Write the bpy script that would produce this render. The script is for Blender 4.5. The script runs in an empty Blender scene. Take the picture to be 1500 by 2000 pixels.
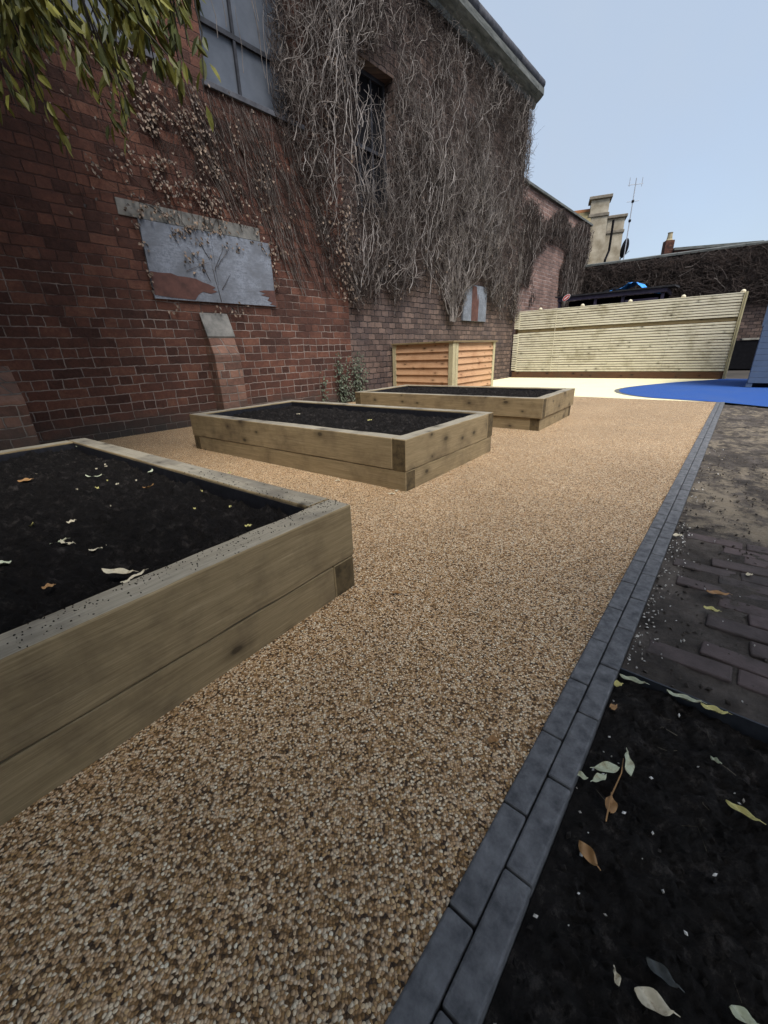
import bpy, bmesh, math, random
import numpy as np
from mathutils import Vector, Matrix, noise as mnoise

random.seed(7)
RNG = np.random.default_rng(7)
R = math.radians
SC = bpy.context.scene
COL = SC.collection

# ---------------------------------------------------------------- camera
F, PITCH, ROLL = 783.6, R(21.664), R(-2.036)
_f = Vector((0, math.cos(PITCH), -math.sin(PITCH)))
_r0 = Vector((1, 0, 0))
_u0 = _r0.cross(_f)
CR = _r0 * math.cos(ROLL) + _u0 * math.sin(ROLL)
CU = -_r0 * math.sin(ROLL) + _u0 * math.cos(ROLL)
CF = _f
CAM = Vector((0, 0, 1.0))
cd = bpy.data.cameras.new("camera")
cam = bpy.data.objects.new("camera", cd)
COL.objects.link(cam)
m = Matrix((CR, CU, -CF)).transposed().to_4x4()
m.translation = CAM
cam.matrix_world = m
cd.sensor_fit = 'HORIZONTAL'
cd.sensor_width = 36
cd.lens = F / 1500 * 36
cd.clip_start = 0.02
cd.clip_end = 2000
SC.camera = cam

# ---------------------------------------------------------------- world, sun, exposure
SUN_EL, SUN_AZ = 57, 158          # azimuth clockwise from +Y
W = bpy.data.worlds.new("World")
SC.world = W
W.use_nodes = True
nt = W.node_tree
bg = nt.nodes['Background']
sky = nt.nodes.new('ShaderNodeTexSky')
sky.sky_type = 'NISHITA'
sky.sun_disc = False
sky.sun_elevation = R(SUN_EL)
sky.sun_rotation = R(SUN_AZ)
sky.air_density = 1.0
sky.dust_density = 3.0
sky.ozone_density = 1.0
# thin even overcast: pale cloud laid over the clear sky
cn = nt.nodes.new('ShaderNodeTexNoise'); cn.inputs['Scale'].default_value = 1.6; cn.inputs['Detail'].default_value = 5
tcw = nt.nodes.new('ShaderNodeTexCoord'); nt.links.new(tcw.outputs['Generated'], cn.inputs['Vector'])
mr = nt.nodes.new('ShaderNodeMapRange'); mr.inputs['From Min'].default_value = 0.3; mr.inputs['From Max'].default_value = 0.7
mr.inputs['To Min'].default_value = 0.45; mr.inputs['To Max'].default_value = 0.95; nt.links.new(cn.outputs['Fac'], mr.inputs['Value'])
cm = nt.nodes.new('ShaderNodeMixRGB'); cm.inputs[2].default_value = (1.92, 2.27, 2.75, 1)
nt.links.new(mr.outputs[0], cm.inputs[0]); nt.links.new(sky.outputs[0], cm.inputs[1]); nt.links.new(cm.outputs[0], bg.inputs[0])
bg.inputs[1].default_value = 0.097
sl = bpy.data.lights.new("sun", 'SUN')
sl.energy = 1.7
sl.angle = R(32)
sl.color = (1.0, 0.98, 0.965)
so = bpy.data.objects.new("sun", sl)
COL.objects.link(so)
sd = Vector((math.sin(R(SUN_AZ)) * math.cos(R(SUN_EL)), math.cos(R(SUN_AZ)) * math.cos(R(SUN_EL)), math.sin(R(SUN_EL))))
so.rotation_euler = sd.to_track_quat('Z', 'Y').to_euler()
SC.view_settings.view_transform = 'Standard'
SC.view_settings.look = 'None'
SC.view_settings.gamma = 1
SC.view_settings.exposure = 1.5
SC.cycles.max_bounces = 6

# ---------------------------------------------------------------- helpers
def ray(px, py):
    return CF + CR * ((px - 750) / F) + CU * ((1000 - py) / F)
def gp(px, py, z=0.0):                       # where a sight line meets the level z
    d = ray(px, py)
    return CAM + d * ((z - 1.0) / d.z)
def far(px, py, y):                          # a point y metres ahead
    d = ray(px, py)
    return CAM + d * (y / d.y)

def tag(o, label=None, cat=None, group=None, kind=None):
    if label: o['label'] = label
    if cat: o['category'] = cat
    if group: o['group'] = group
    if kind: o['kind'] = kind
    return o
def empty(name, loc=(0, 0, 0), rz=0.0):
    o = bpy.data.objects.new(name, None)
    o.empty_display_size = 0.1
    COL.objects.link(o)
    o.location = loc
    o.rotation_euler = (0, 0, rz)
    return o
def link(name, me, mats, parent=None, loc=(0, 0, 0), rot=(0, 0, 0)):
    o = bpy.data.objects.new(name, me)
    COL.objects.link(o)
    if mats is not None and not me.materials:
        for mt in (mats if isinstance(mats, (list, tuple)) else [mats]):
            me.materials.append(mt)
    o.location = loc
    o.rotation_euler = rot
    if parent: o.parent = parent
    return o

class MB:
    def __init__(s):
        s.v = []; s.f = []; s.mi = []
    def quad(s, pts, mi=0):
        n = len(s.v); s.v += [tuple(p) for p in pts]
        s.f.append(tuple(range(n, n + len(pts)))); s.mi.append(mi)
    def box(s, x0, x1, y0, y1, z0, z1, mi=0, M=None):
        n = len(s.v)
        P = [(x0, y0, z0), (x1, y0, z0), (x1, y1, z0), (x0, y1, z0), (x0, y0, z1), (x1, y0, z1), (x1, y1, z1), (x0, y1, z1)]
        if M is not None: P = [tuple(M @ Vector(p)) for p in P]
        s.v += P
        for q in ((0, 3, 2, 1), (4, 5, 6, 7), (0, 1, 5, 4), (1, 2, 6, 5), (2, 3, 7, 6), (3, 0, 4, 7)):
            s.f.append(tuple(n + i for i in q)); s.mi.append(mi)
    def tube(s, pts, rad, sides=6, cap=True, mi=0):
        pts = [Vector(p) for p in pts]
        n0 = len(s.v); k = len(pts)
        for i, p in enumerate(pts):
            t = (pts[min(i + 1, k - 1)] - pts[max(i - 1, 0)]).normalized()
            a = t.orthogonal().normalized() if i == 0 else (a - t * a.dot(t)).normalized()
            b = t.cross(a)
            r = rad[i] if hasattr(rad, '__len__') else rad
            for j in range(sides):
                an = 2 * math.pi * j / sides
                s.v.append(tuple(p + a * (r * math.cos(an)) + b * (r * math.sin(an))))
        for i in range(k - 1):
            for j in range(sides):
                j2 = (j + 1) % sides
                s.f.append((n0 + i * sides + j, n0 + i * sides + j2, n0 + (i + 1) * sides + j2, n0 + (i + 1) * sides + j)); s.mi.append(mi)
        if cap:
            s.f.append(tuple(n0 + j for j in range(sides))[::-1]); s.mi.append(mi)
            s.f.append(tuple(n0 + (k - 1) * sides + j for j in range(sides))); s.mi.append(mi)
    def prism(s, poly, axis, a0, a1, mi=0):      # polygon in the two other axes, extruded along axis
        def mk(p, a):
            if axis == 'x': return (a, p[0], p[1])
            if axis == 'y': return (p[0], a, p[1])
            return (p[0], p[1], a)
        n = len(s.v); k = len(poly)
        s.v += [mk(p, a0) for p in poly] + [mk(p, a1) for p in poly]
        for i in range(k):
            j = (i + 1) % k
            s.f.append((n + i, n + j, n + k + j, n + k + i)); s.mi.append(mi)
        s.f.append(tuple(range(n + k - 1, n - 1, -1))); s.mi.append(mi)
        s.f.append(tuple(range(n + k, n + 2 * k))); s.mi.append(mi)
    def build(s, name, mats, parent=None, loc=(0, 0, 0), rot=(0, 0, 0), bevel=0.0, seg=2, smooth=False, fix=True):
        me = bpy.data.meshes.new(name)
        me.from_pydata(s.v, [], s.f)
        for i, mt in enumerate(mats if isinstance(mats, (list, tuple)) else [mats]): me.materials.append(mt)
        if max(s.mi or [0]) > 0: me.polygons.foreach_set('material_index', s.mi)
        if fix or bevel:
            bm = bmesh.new(); bm.from_mesh(me)
            if fix: bmesh.ops.recalc_face_normals(bm, faces=bm.faces)
            if bevel:
                bmesh.ops.bevel(bm, geom=[e for e in bm.edges if len(e.link_faces) == 2 and e.calc_face_angle(0) > 0.5], offset=bevel, segments=seg, affect='EDGES', profile=0.5)
            bm.to_mesh(me); bm.free()
        if smooth: me.polygons.foreach_set('use_smooth', [True] * len(me.polygons))
        me.update()
        return link(name, me, None, parent, loc, rot)

def grid_mesh(name, nx, ny, fn, mats, parent=None, loc=(0, 0, 0), rot=(0, 0, 0), smooth=True):
    v = [fn(i / nx, j / ny) for j in range(ny + 1) for i in range(nx + 1)]
    f = [(j * (nx + 1) + i, j * (nx + 1) + i + 1, (j + 1) * (nx + 1) + i + 1, (j + 1) * (nx + 1) + i) for j in range(ny) for i in range(nx)]
    me = bpy.data.meshes.new(name)
    me.from_pydata(v, [], f)
    if smooth: me.polygons.foreach_set('use_smooth', [True] * len(f))
    me.update()
    return link(name, me, mats, parent, loc, rot)

def fbm(x, y, z=0.0, oct=4):
    return mnoise.fractal(Vector((x, y, z)), 0.9, 2.1, oct, noise_basis='PERLIN_ORIGINAL')

# ---------------------------------------------------------------- materials
class Mat:
    def __init__(s, name, rough=0.8, spec=0.3):
        s.m = bpy.data.materials.new(name); s.m.use_nodes = True
        s.t = s.m.node_tree; s.b = s.t.nodes['Principled BSDF']
        s.b.inputs['Roughness'].default_value = rough
        s.b.inputs['Specular IOR Level'].default_value = spec
        s.tc = None
    def n(s, typ, **kw):
        nd = s.t.nodes.new('ShaderNode' + typ)
        for k, v in kw.items(): setattr(nd, k, v)
        return nd
    def l(s, a, b): s.t.links.new(a, b)
    def obj(s, scale=(1, 1, 1), rnd=0.0):
        tc = s.n('TexCoord'); mp = s.n('Mapping')
        mp.inputs['Scale'].default_value = scale
        s.l(tc.outputs['Object'], mp.inputs['Vector'])
        if rnd:
            oi = s.n('ObjectInfo'); mm = s.n('Math', operation='MULTIPLY'); mm.inputs[1].default_value = rnd
            s.l(oi.outputs['Random'], mm.inputs[0]); cx = s.n('CombineXYZ')
            for k in range(3): s.l(mm.outputs[0], cx.inputs[k])
            s.l(cx.outputs[0], mp.inputs['Location'])
        return mp.outputs[0]
    def noise(s, vec, scale, detail=4, rough=0.6, dist=0.0):
        nd = s.n('TexNoise'); nd.inputs['Scale'].default_value = scale; nd.inputs['Detail'].default_value = detail
        nd.inputs['Roughness'].default_value = rough; nd.inputs['Distortion'].default_value = dist
        s.l(vec, nd.inputs['Vector']); return nd.outputs['Fac']
    def ramp(s, fac, stops, interp='LINEAR'):
        nd = s.n('ValToRGB'); cr = nd.color_ramp; cr.interpolation = interp
        while len(cr.elements) < len(stops): cr.elements.new(0.5)
        for e, (p, c) in zip(cr.elements, stops):
            e.position = p
            e.color = (c, c, c, 1) if isinstance(c, (int, float)) else (*c, 1)
        s.l(fac, nd.inputs[0]); return nd.outputs[0]
    def mix(s, fac, a, b, mode='MIX'):
        nd = s.n('MixRGB', blend_type=mode)
        for sock, v in ((nd.inputs[0], fac), (nd.inputs[1], a), (nd.inputs[2], b)):
            if isinstance(v, (int, float)): sock.default_value = v if sock.type == 'VALUE' else (v, v, v, 1)
            elif isinstance(v, tuple): sock.default_value = (*v, 1)
            else: s.l(v, sock)
        return nd.outputs[0]
    def math(s, op, a, b=0.0):
        nd = s.n('Math', operation=op)
        for sock, v in ((nd.inputs[0], a), (nd.inputs[1], b)):
            if isinstance(v, (int, float)): sock.default_value = v
            else: s.l(v, sock)
        return nd.outputs[0]
    def color(s, c):
        if isinstance(c, tuple): s.b.inputs['Base Color'].default_value = (*c, 1)
        else: s.l(c, s.b.inputs['Base Color'])
        return s
    def rough(s, r): s.l(r, s.b.inputs['Roughness']); return s
    def bump(s, h, strength=0.5, dist=0.01, prev=None):
        nd = s.n('Bump'); nd.inputs['Strength'].default_value = strength; nd.inputs['Distance'].default_value = dist
        s.l(h, nd.inputs['Height'])
        if prev is not None: s.l(prev, nd.inputs['Normal'])
        s.l(nd.outputs[0], s.b.inputs['Normal']); return nd.outputs[0]

def m_plain(name, c1, c2, scale=6, rough=0.8, bump=0.3, dist=0.006, spec=0.3, rnd=0.0, stretch=(1, 1, 1)):
    M = Mat(name, rough, spec); v = M.obj(stretch, rnd)
    f = M.noise(v, scale, 6, 0.65)
    M.color(M.ramp(f, [(0.3, c1), (0.7, c2)]))
    if bump: M.bump(f, bump, dist)
    return M.m

def m_resin():
    M = Mat('resin_bound_gravel', 0.5, 0.3); v = M.obj()
    ns = M.n('TexNoise'); ns.inputs['Scale'].default_value = 45; ns.inputs['Detail'].default_value = 2; M.l(v, ns.inputs['Vector'])
    sc = M.n('VectorMath', operation='SCALE'); sc.inputs['Scale'].default_value = 0.007; M.l(ns.outputs['Color'], sc.inputs[0])
    wv = M.n('VectorMath', operation='ADD'); M.l(v, wv.inputs[0]); M.l(sc.outputs[0], wv.inputs[1])
    def layer(scale, off):
        mp = M.n('Mapping'); mp.inputs['Location'].default_value = (off, off * .7, 0); mp.inputs['Rotation'].default_value = (0, 0, off); M.l(wv.outputs[0], mp.inputs[0])
        vo = M.n('TexVoronoi', voronoi_dimensions='2D'); vo.inputs['Scale'].default_value = scale; vo.inputs['Randomness'].default_value = 0.9; M.l(mp.outputs[0], vo.inputs['Vector'])
        sp = M.n('SeparateColor'); M.l(vo.outputs['Color'], sp.inputs[0])
        return vo.outputs['Distance'], sp
    d1, s1 = layer(165, 0.0); d2, s2 = layer(112, 1.3)
    cols = [(0.0, (0.045, 0.025, 0.013)), (0.13, (0.14, 0.078, 0.032)), (0.34, (0.36, 0.20, 0.075)), (0.58, (0.60, 0.375, 0.19)), (0.8, (0.76, 0.53, 0.32)), (0.97, (0.87, 0.71, 0.49))]
    c1 = M.mix(1.0, M.ramp(s1.outputs[0], cols), M.ramp(d1, [(0.34, 1.0), (0.66, 0.36)]), 'MULTIPLY')
    cols2 = [(0.0, (0.10, 0.055, 0.025)), (0.25, (0.52, 0.315, 0.125)), (0.65, (0.77, 0.56, 0.33)), (1.0, (0.90, 0.79, 0.58))]
    c2 = M.ramp(s2.outputs[0], cols2)
    on = M.math('MULTIPLY', M.math('GREATER_THAN', s2.outputs[1], 0.62), M.ramp(d2, [(0.36, 1.0), (0.42, 0.0)]))
    rim = M.ramp(d2, [(0.40, 0.35), (0.52, 1.0)])
    c1 = M.mix(M.math('GREATER_THAN', s2.outputs[1], 0.62), c1, M.mix(1.0, c1, rim, 'MULTIPLY'))
    c = M.mix(on, c1, c2)
    big = M.ramp(M.noise(v, 1.1, 7, 0.7), [(0.3, 0.78), (0.7, 1.02)])
    c = M.mix(1.0, c, big, 'MULTIPLY')
    M.color(c)
    h1 = M.ramp(d1, [(0.05, 0.75), (0.6, 0.0)], 'EASE'); h2 = M.ramp(d2, [(0.05, 1.0), (0.44, 0.55)], 'EASE')
    M.bump(M.mix(on, h1, h2), 0.75, 0.005)
    M.rough(M.ramp(s1.outputs[2], [(0, 0.45), (1, 0.75)]))
    return M.m

def m_brick(name, stops, mortar, mort_w=0.010, dirt=(0.10, 0.085, 0.08), dirt_amt=0.5, warp=0.010, squash=True, moss=None, seed=0.0, bw=0.37, wash=None):
    M = Mat(name, 0.9, 0.2)
    tc = M.n('TexCoord'); sp = M.n('SeparateXYZ'); M.l(tc.outputs['Object'], sp.inputs[0])
    u = M.math('ADD', sp.outputs[0], sp.outputs[1])
    cx = M.n('CombineXYZ'); M.l(u, cx.inputs[0]); M.l(sp.outputs[2], cx.inputs[1]); cx.inputs[2].default_value = seed
    ns = M.n('TexNoise'); ns.inputs['Scale'].default_value = 5; ns.inputs['Detail'].default_value = 3; M.l(cx.outputs[0], ns.inputs['Vector'])
    sc = M.n('VectorMath', operation='SCALE'); sc.inputs['Scale'].default_value = warp * 2; M.l(ns.outputs['Color'], sc.inputs[0])
    wv0 = M.n('VectorMath', operation='ADD'); M.l(cx.outputs[0], wv0.inputs[0]); M.l(sc.outputs[0], wv0.inputs[1])
    nf = M.n('TexNoise'); nf.inputs['Scale'].default_value = 24; nf.inputs['Detail'].default_value = 3; M.l(cx.outputs[0], nf.inputs['Vector'])
    scf = M.n('VectorMath', operation='SCALE'); scf.inputs['Scale'].default_value = warp * 1.1; M.l(nf.outputs['Color'], scf.inputs[0])
    wv = M.n('VectorMath', operation='ADD'); M.l(wv0.outputs[0], wv.inputs[0]); M.l(scf.outputs[0], wv.inputs[1])
    bk = M.n('TexBrick'); bk.offset = 0.5; bk.squash = 0.5 if squash else 1.0; bk.squash_frequency = 3
    bk.inputs['Scale'].default_value = 1; bk.inputs['Brick Width'].default_value = bw; bk.inputs['Row Height'].default_value = 0.1208
    bk.inputs['Mortar Size'].default_value = mort_w; bk.inputs['Mortar Smooth'].default_value = 0.6; bk.inputs['Bias'].default_value = 0
    bk.inputs['Color1'].default_value = (0, 0, 0, 1); bk.inputs['Color2'].default_value = (1, 1, 1, 1); bk.inputs['Mortar'].default_value = (0.5, 0.5, 0.5, 1)
    M.l(wv.outputs[0], bk.inputs['Vector'])
    fine = M.noise(cx.outputs[0], 26, 6, 0.7)
    val = M.mix(0.30, M.mix(0.6, fine, M.noise(cx.outputs[0], 7, 5, 0.7)), bk.outputs['Color'])
    c = M.ramp(val, stops)
    med = M.noise(cx.outputs[0], 2.2, 6, 0.65)
    mfac = M.noise(cx.outputs[0], 1.1, 6, 0.65)
    if wash: mfac = M.math('ADD', mfac, M.math('MULTIPLY', M.math('SUBTRACT', sp.outputs[2], 1.45), 0.16))
    mo = M.mix(M.ramp(mfac, [(0.44, 0.0), (0.62, 1.0)]), mortar, wash or tuple(0.24 * k for k in mortar))
    c = M.mix(bk.outputs['Fac'], c, mo)
    c = M.mix(M.ramp(med, [(0.45, 0.0), (0.75, dirt_amt)]), c, dirt)
    if moss is not None:
        hz = M.ramp(M.math('ADD', sp.outputs[2], M.math('MULTIPLY', M.noise(cx.outputs[0], 3, 4), 0.5)), [(0.28, 0.8), (0.62, 0.0)])
        c = M.mix(hz, c, moss)
    M.color(c)
    h = M.math('ADD', M.math('SUBTRACT', 1.0, bk.outputs['Fac']), M.math('MULTIPLY', fine, 0.7))
    M.bump(h, 1.0, 0.018)
    return M.m

def m_wood(name, stops, stretch=(0.45, 9, 9), rough=0.75, rnd=37.0, knots=True, dirt=(0.05, 0.045, 0.03), dirt_amt=0.55, bump=0.25, gate=0.5):
    M = Mat(name, rough, 0.25); v = M.obj((1, 1, 1), rnd)
    mp = M.n('Mapping'); mp.inputs['Scale'].default_value = stretch; M.l(v, mp.inputs[0])
    g = M.noise(mp.outputs[0], 4, 6, 0.65, 0.6)
    g2 = M.noise(mp.outputs[0], 16, 4, 0.6, 0.3)
    mp3 = M.n('Mapping'); mp3.inputs['Scale'].default_value = tuple(q * 4.0 if q > 2 else q * 1.6 for q in stretch); M.l(v, mp3.inputs[0])
    g3 = M.noise(mp3.outputs[0], 9, 3, 0.6, 0.2)
    f = M.mix(0.42, M.mix(0.45, g, g2), g3)
    c = M.ramp(f, stops)
    if knots:
        kx = M.n('SeparateXYZ'); M.l(v, kx.inputs[0]); kc = M.n('CombineXYZ'); M.l(M.math('MULTIPLY', kx.outputs[0], 0.6), kc.inputs[0]); M.l(M.math('ADD', kx.outputs[1], kx.outputs[2]), kc.inputs[1])
        vo = M.n('TexVoronoi', voronoi_dimensions='2D'); vo.inputs['Scale'].default_value = 6.0; M.l(kc.outputs[0], vo.inputs['Vector'])
        sp = M.n('SeparateColor'); M.l(vo.outputs['Color'], sp.inputs[0])
        kd = M.math('DIVIDE', M.math('ADD', vo.outputs['Distance'], M.math('MULTIPLY', M.noise(v, 18, 3), 0.07)), M.math('ADD', 0.45, M.math('MULTIPLY', sp.outputs[1], 0.9)))
        k = M.ramp(kd, [(0.09, 0.9), (0.13, 0.45), (0.20, 0.25), (0.34, 0.0)])
        sp = M.n('SeparateColor'); M.l(vo.outputs['Color'], sp.inputs[0])
        k = M.math('MULTIPLY', k, M.math('GREATER_THAN', sp.outputs[0], gate))
        c = M.mix(k, c, tuple(0.30 * x for x in stops[0][1]))
    d = M.noise(v, 2.0, 6, 0.7)
    c = M.mix(M.ramp(d, [(0.48, 0.0), (0.75, dirt_amt)]), c, dirt)
    M.color(c); M.bump(f, bump, 0.006)
    return M.m

def m_leaf(name, c1, c2, trans=0.0, rnd=True, blotch=False):
    M = Mat(name, 0.55, 0.3)
    gi = M.n('NewGeometry')
    c = M.ramp(gi.outputs['Random Per Island'], [(0.0, c1), (1.0, c2)])
    v = M.obj()
    c = M.mix(1.0, c, M.ramp(M.noise(v, 30, 3), [(0.3, 0.75), (0.7, 1.1)]), 'MULTIPLY')
    if blotch: c = M.mix(M.ramp(M.noise(v, 22, 5, 0.7), [(0.5, 0.0), (0.66, 0.85)]), c, (0.14, 0.085, 0.035))
    M.color(c)
    if trans: M.b.inputs['Transmission Weight'].default_value = 0.0
    return M.m

RESIN = m_resin()
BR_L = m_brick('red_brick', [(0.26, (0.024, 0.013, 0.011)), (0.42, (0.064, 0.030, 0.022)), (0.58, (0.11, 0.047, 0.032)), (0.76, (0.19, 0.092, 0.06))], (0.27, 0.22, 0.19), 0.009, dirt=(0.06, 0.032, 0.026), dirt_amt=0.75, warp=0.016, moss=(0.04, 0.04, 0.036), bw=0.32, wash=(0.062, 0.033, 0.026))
BR_W = m_brick('worn_buttress_brick', [(0.26, (0.06, 0.035, 0.028)), (0.45, (0.15, 0.08, 0.058)), (0.62, (0.23, 0.125, 0.088)), (0.8, (0.30, 0.19, 0.14))], (0.32, 0.27, 0.23), 0.010, dirt=(0.09, 0.08, 0.07), dirt_amt=0.6, warp=0.016, moss=(0.05, 0.048, 0.042), bw=0.32, seed=5.0)
BR_D = m_brick('sooty_brick', [(0.25, (0.047, 0.032, 0.028)), (0.5, (0.108, 0.075, 0.062)), (0.75, (0.20, 0.138, 0.11))], (0.04, 0.034, 0.031), 0.011, dirt=(0.05, 0.045, 0.05), dirt_amt=0.6, warp=0.030, squash=False, seed=3.3, bw=0.245)
BR_B = m_brick('pale_brick', [(0.25, (0.11, 0.07, 0.058)), (0.5, (0.19, 0.115, 0.093)), (0.75, (0.28, 0.175, 0.14))], (0.36, 0.29, 0.26), 0.013, dirt_amt=0.4, warp=0.016, seed=8.1)
STONE = m_plain('weathered_stone', (0.13, 0.125, 0.105), (0.34, 0.32, 0.27), 5, 0.9, 0.4, 0.02)
CAPST = m_plain('lichened_cap_stone', (0.10, 0.085, 0.065), (0.24, 0.21, 0.165), 3, 0.9, 0.4, 0.03)
FRAMEP = m_plain('dark_window_frame', (0.012, 0.013, 0.017), (0.035, 0.037, 0.045), 9, 0.7, 0.2, 0.004)
DULLST = m_plain('sooty_render', (0.07, 0.07, 0.065), (0.21, 0.20, 0.18), 5, 0.9, 0.5, 0.02)
COPING = m_plain('mossy_coping_stone', (0.035, 0.04, 0.036), (0.155, 0.16, 0.15), 4, 0.9, 0.5, 0.02, stretch=(0.6, 3, 3))
DSTONE = m_plain('dark_sill_stone', (0.035, 0.035, 0.042), (0.085, 0.088, 0.10), 9, 0.8, 0.3, 0.006)
GREYW = m_wood('sleeper_top', [(0.3, (0.15, 0.13, 0.095)), (0.5, (0.27, 0.24, 0.18)), (0.72, (0.40, 0.37, 0.30))], dirt=(0.05, 0.045, 0.042), dirt_amt=0.9)
SLEEP = m_wood('treated_sleeper', [(0.28, (0.115, 0.082, 0.042)), (0.5, (0.225, 0.168, 0.090)), (0.72, (0.34, 0.265, 0.155))], dirt=(0.06, 0.042, 0.026), dirt_amt=0.85, gate=.6)
ENDG = m_plain('sleeper_end_grain', (0.035, 0.025, 0.012), (0.12, 0.085, 0.04), 22, 0.9, 0.5, 0.006, rnd=9.0)
LINER = m_plain('black_liner', (0.006, 0.006, 0.008), (0.02, 0.02, 0.025), 30, 0.5, 0.2)
SLAT = m_wood('pale_slat', [(0.28, (0.44, 0.395, 0.275)), (0.5, (0.63, 0.58, 0.44)), (0.75, (0.73, 0.69, 0.56))], gate=0.82, dirt=(0.20, 0.165, 0.08), dirt_amt=0.8, stretch=(0.45, 9, 9))
RAILW = m_wood('brown_rail', [(0.28, (0.12, 0.085, 0.04)), (0.5, (0.2, 0.15, 0.075)), (0.75, (0.27, 0.21, 0.11))])
GRAVB = m_wood('dark_gravel_board', [(0.28, (0.05, 0.024, 0.013)), (0.5, (0.09, 0.043, 0.022)), (0.75, (0.13, 0.065, 0.033))])
FEATH = m_wood('orange_feather_board', [(0.28, (0.30, 0.15, 0.07)), (0.5, (0.46, 0.27, 0.145)), (0.75, (0.58, 0.39, 0.24))], dirt=(0.24, 0.10, 0.045), dirt_amt=0.6)
POSTW = m_wood('pale_post', [(0.28, (0.27, 0.23, 0.12)), (0.5, (0.42, 0.37, 0.22)), (0.75, (0.52, 0.47, 0.3))], stretch=(9, 9, 0.45), knots=False)
KERB = m_plain('charcoal_block', (0.052, 0.054, 0.058), (0.16, 0.162, 0.167), 26, 0.8, 0.9, 0.006)
METAL = m_plain('dark_edging_metal', (0.012, 0.014, 0.018), (0.035, 0.038, 0.045), 20, 0.45, 0.1)
def m_rubber(name, c1, c2, dusty):
    M = Mat(name, 0.85, 0.2); v = M.obj()
    g = M.noise(v, 70, 3, 0.8); b_ = M.noise(v, 0.9, 7, 0.7)
    c = M.ramp(g, [(0.3, c1), (0.7, c2)])
    c = M.mix(M.ramp(b_, [(0.45, 0.0), (0.72, 0.55)]), c, dusty)
    M.color(c); M.bump(g, 0.5, 0.004)
    return M.m
YELLOW = m_rubber('cream_wet_pour', (0.72, 0.655, 0.37), (0.90, 0.84, 0.56), (0.60, 0.54, 0.36))
BLUE = m_rubber('blue_wet_pour', (0.015, 0.055, 0.21), (0.03, 0.095, 0.32), (0.05, 0.095, 0.23))
GREYBAND = m_plain('grey_wet_pour', (0.10, 0.10, 0.09), (0.17, 0.165, 0.14), 12, 0.85, 0.1, 0.002)
PURPLE = m_plain('purple_black_paint', (0.028, 0.022, 0.04), (0.06, 0.05, 0.082), 4, 0.5, 0.1)
FELT = m_plain('roofing_felt', (0.012, 0.012, 0.014), (0.035, 0.034, 0.036), 12, 0.9, 0.3)
TARP = m_plain('blue_tarpaulin', (0.02, 0.17, 0.55), (0.06, 0.34, 0.85), 5, 0.45, 0.2)
SHED = m_plain('blue_grey_paint', (0.075, 0.105, 0.155), (0.10, 0.138, 0.20), 3, 0.6, 0.1, 0.002)
BLACK = m_plain('black_plastic', (0.004, 0.004, 0.005), (0.010, 0.010, 0.012), 10, 0.9, 0.1, spec=0.1)
RED = m_plain('red_enamel', (0.45, 0.03, 0.03), (0.55, 0.06, 0.05), 5, 0.4, 0.0)
WHITE = m_plain('white_paint', (0.62, 0.62, 0.6), (0.75, 0.75, 0.72), 5, 0.6, 0.0)
CAPW = m_plain('pale_post_cap', (0.55, 0.48, 0.33), (0.70, 0.64, 0.48), 8, 0.7, 0.1)
GALV = m_plain('galvanised_steel', (0.22, 0.23, 0.25), (0.4, 0.41, 0.43), 20, 0.45, 0.05)
SLATE = m_plain('lichened_roof', (0.10, 0.085, 0.045), (0.22, 0.18, 0.09), 6, 0.9, 0.5, 0.03)
TERRA = m_plain('orange_ridge_tile', (0.25, 0.10, 0.04), (0.40, 0.19, 0.09), 8, 0.9, 0.2)
FARST = m_plain('pale_ashlar', (0.20, 0.165, 0.11), (0.46, 0.41, 0.32), 1.6, 0.9, 0.3, 0.03)
POT = m_plain('chimney_pot_clay', (0.24, 0.2, 0.12), (0.36, 0.3, 0.19), 8, 0.9, 0.1)
STEM = m_plain('bleached_vine_stem', (0.055, 0.045, 0.039), (0.25, 0.218, 0.195), 3.5, 0.9, 0.2, 0.003)
STEMP = m_plain('pale_vine_stem', (0.11, 0.096, 0.086), (0.36, 0.325, 0.30), 3.5, 0.9, 0.2, 0.003)
STEMD = m_plain('dark_vine_twig', (0.016, 0.012, 0.010), (0.078, 0.058, 0.049), 3.0, 0.95, 0.0)
BARK = m_plain('tree_bark', (0.04, 0.032, 0.022), (0.12, 0.10, 0.075), 12, 0.95, 0.6, 0.02, stretch=(1, 1, 0.3))
TWIG = m_plain('dark_twig', (0.012, 0.011, 0.010), (0.03, 0.026, 0.02), 12, 0.9, 0.0)
LEAF_T = m_leaf('tree_leaf', (0.035, 0.046, 0.010), (0.19, 0.18, 0.03))
LEAF_D = m_leaf('dead_vine_leaf', (0.030, 0.020, 0.015), (0.21, 0.15, 0.105))
LEAF_I = m_leaf('ivy_leaf', (0.025, 0.035, 0.018), (0.13, 0.15, 0.10))
LF_PALE = m_leaf('pale_green_fallen_leaf', (0.42, 0.46, 0.30), (0.55, 0.58, 0.42), blotch=True)
LF_YEL = m_leaf('yellow_fallen_leaf', (0.50, 0.46, 0.12), (0.62, 0.56, 0.25), blotch=True)
LF_BRN = m_leaf('brown_fallen_leaf', (0.20, 0.10, 0.035), (0.42, 0.24, 0.10))
LF_DRK = m_leaf('dark_sodden_leaf', (0.03, 0.035, 0.035), (0.06, 0.065, 0.06))
LF_CRM = m_leaf('cream_fallen_leaf', (0.50, 0.43, 0.28), (0.66, 0.60, 0.45), blotch=True)
CHIP = m_leaf('white_chipping', (0.35, 0.32, 0.27), (0.75, 0.73, 0.68))

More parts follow.
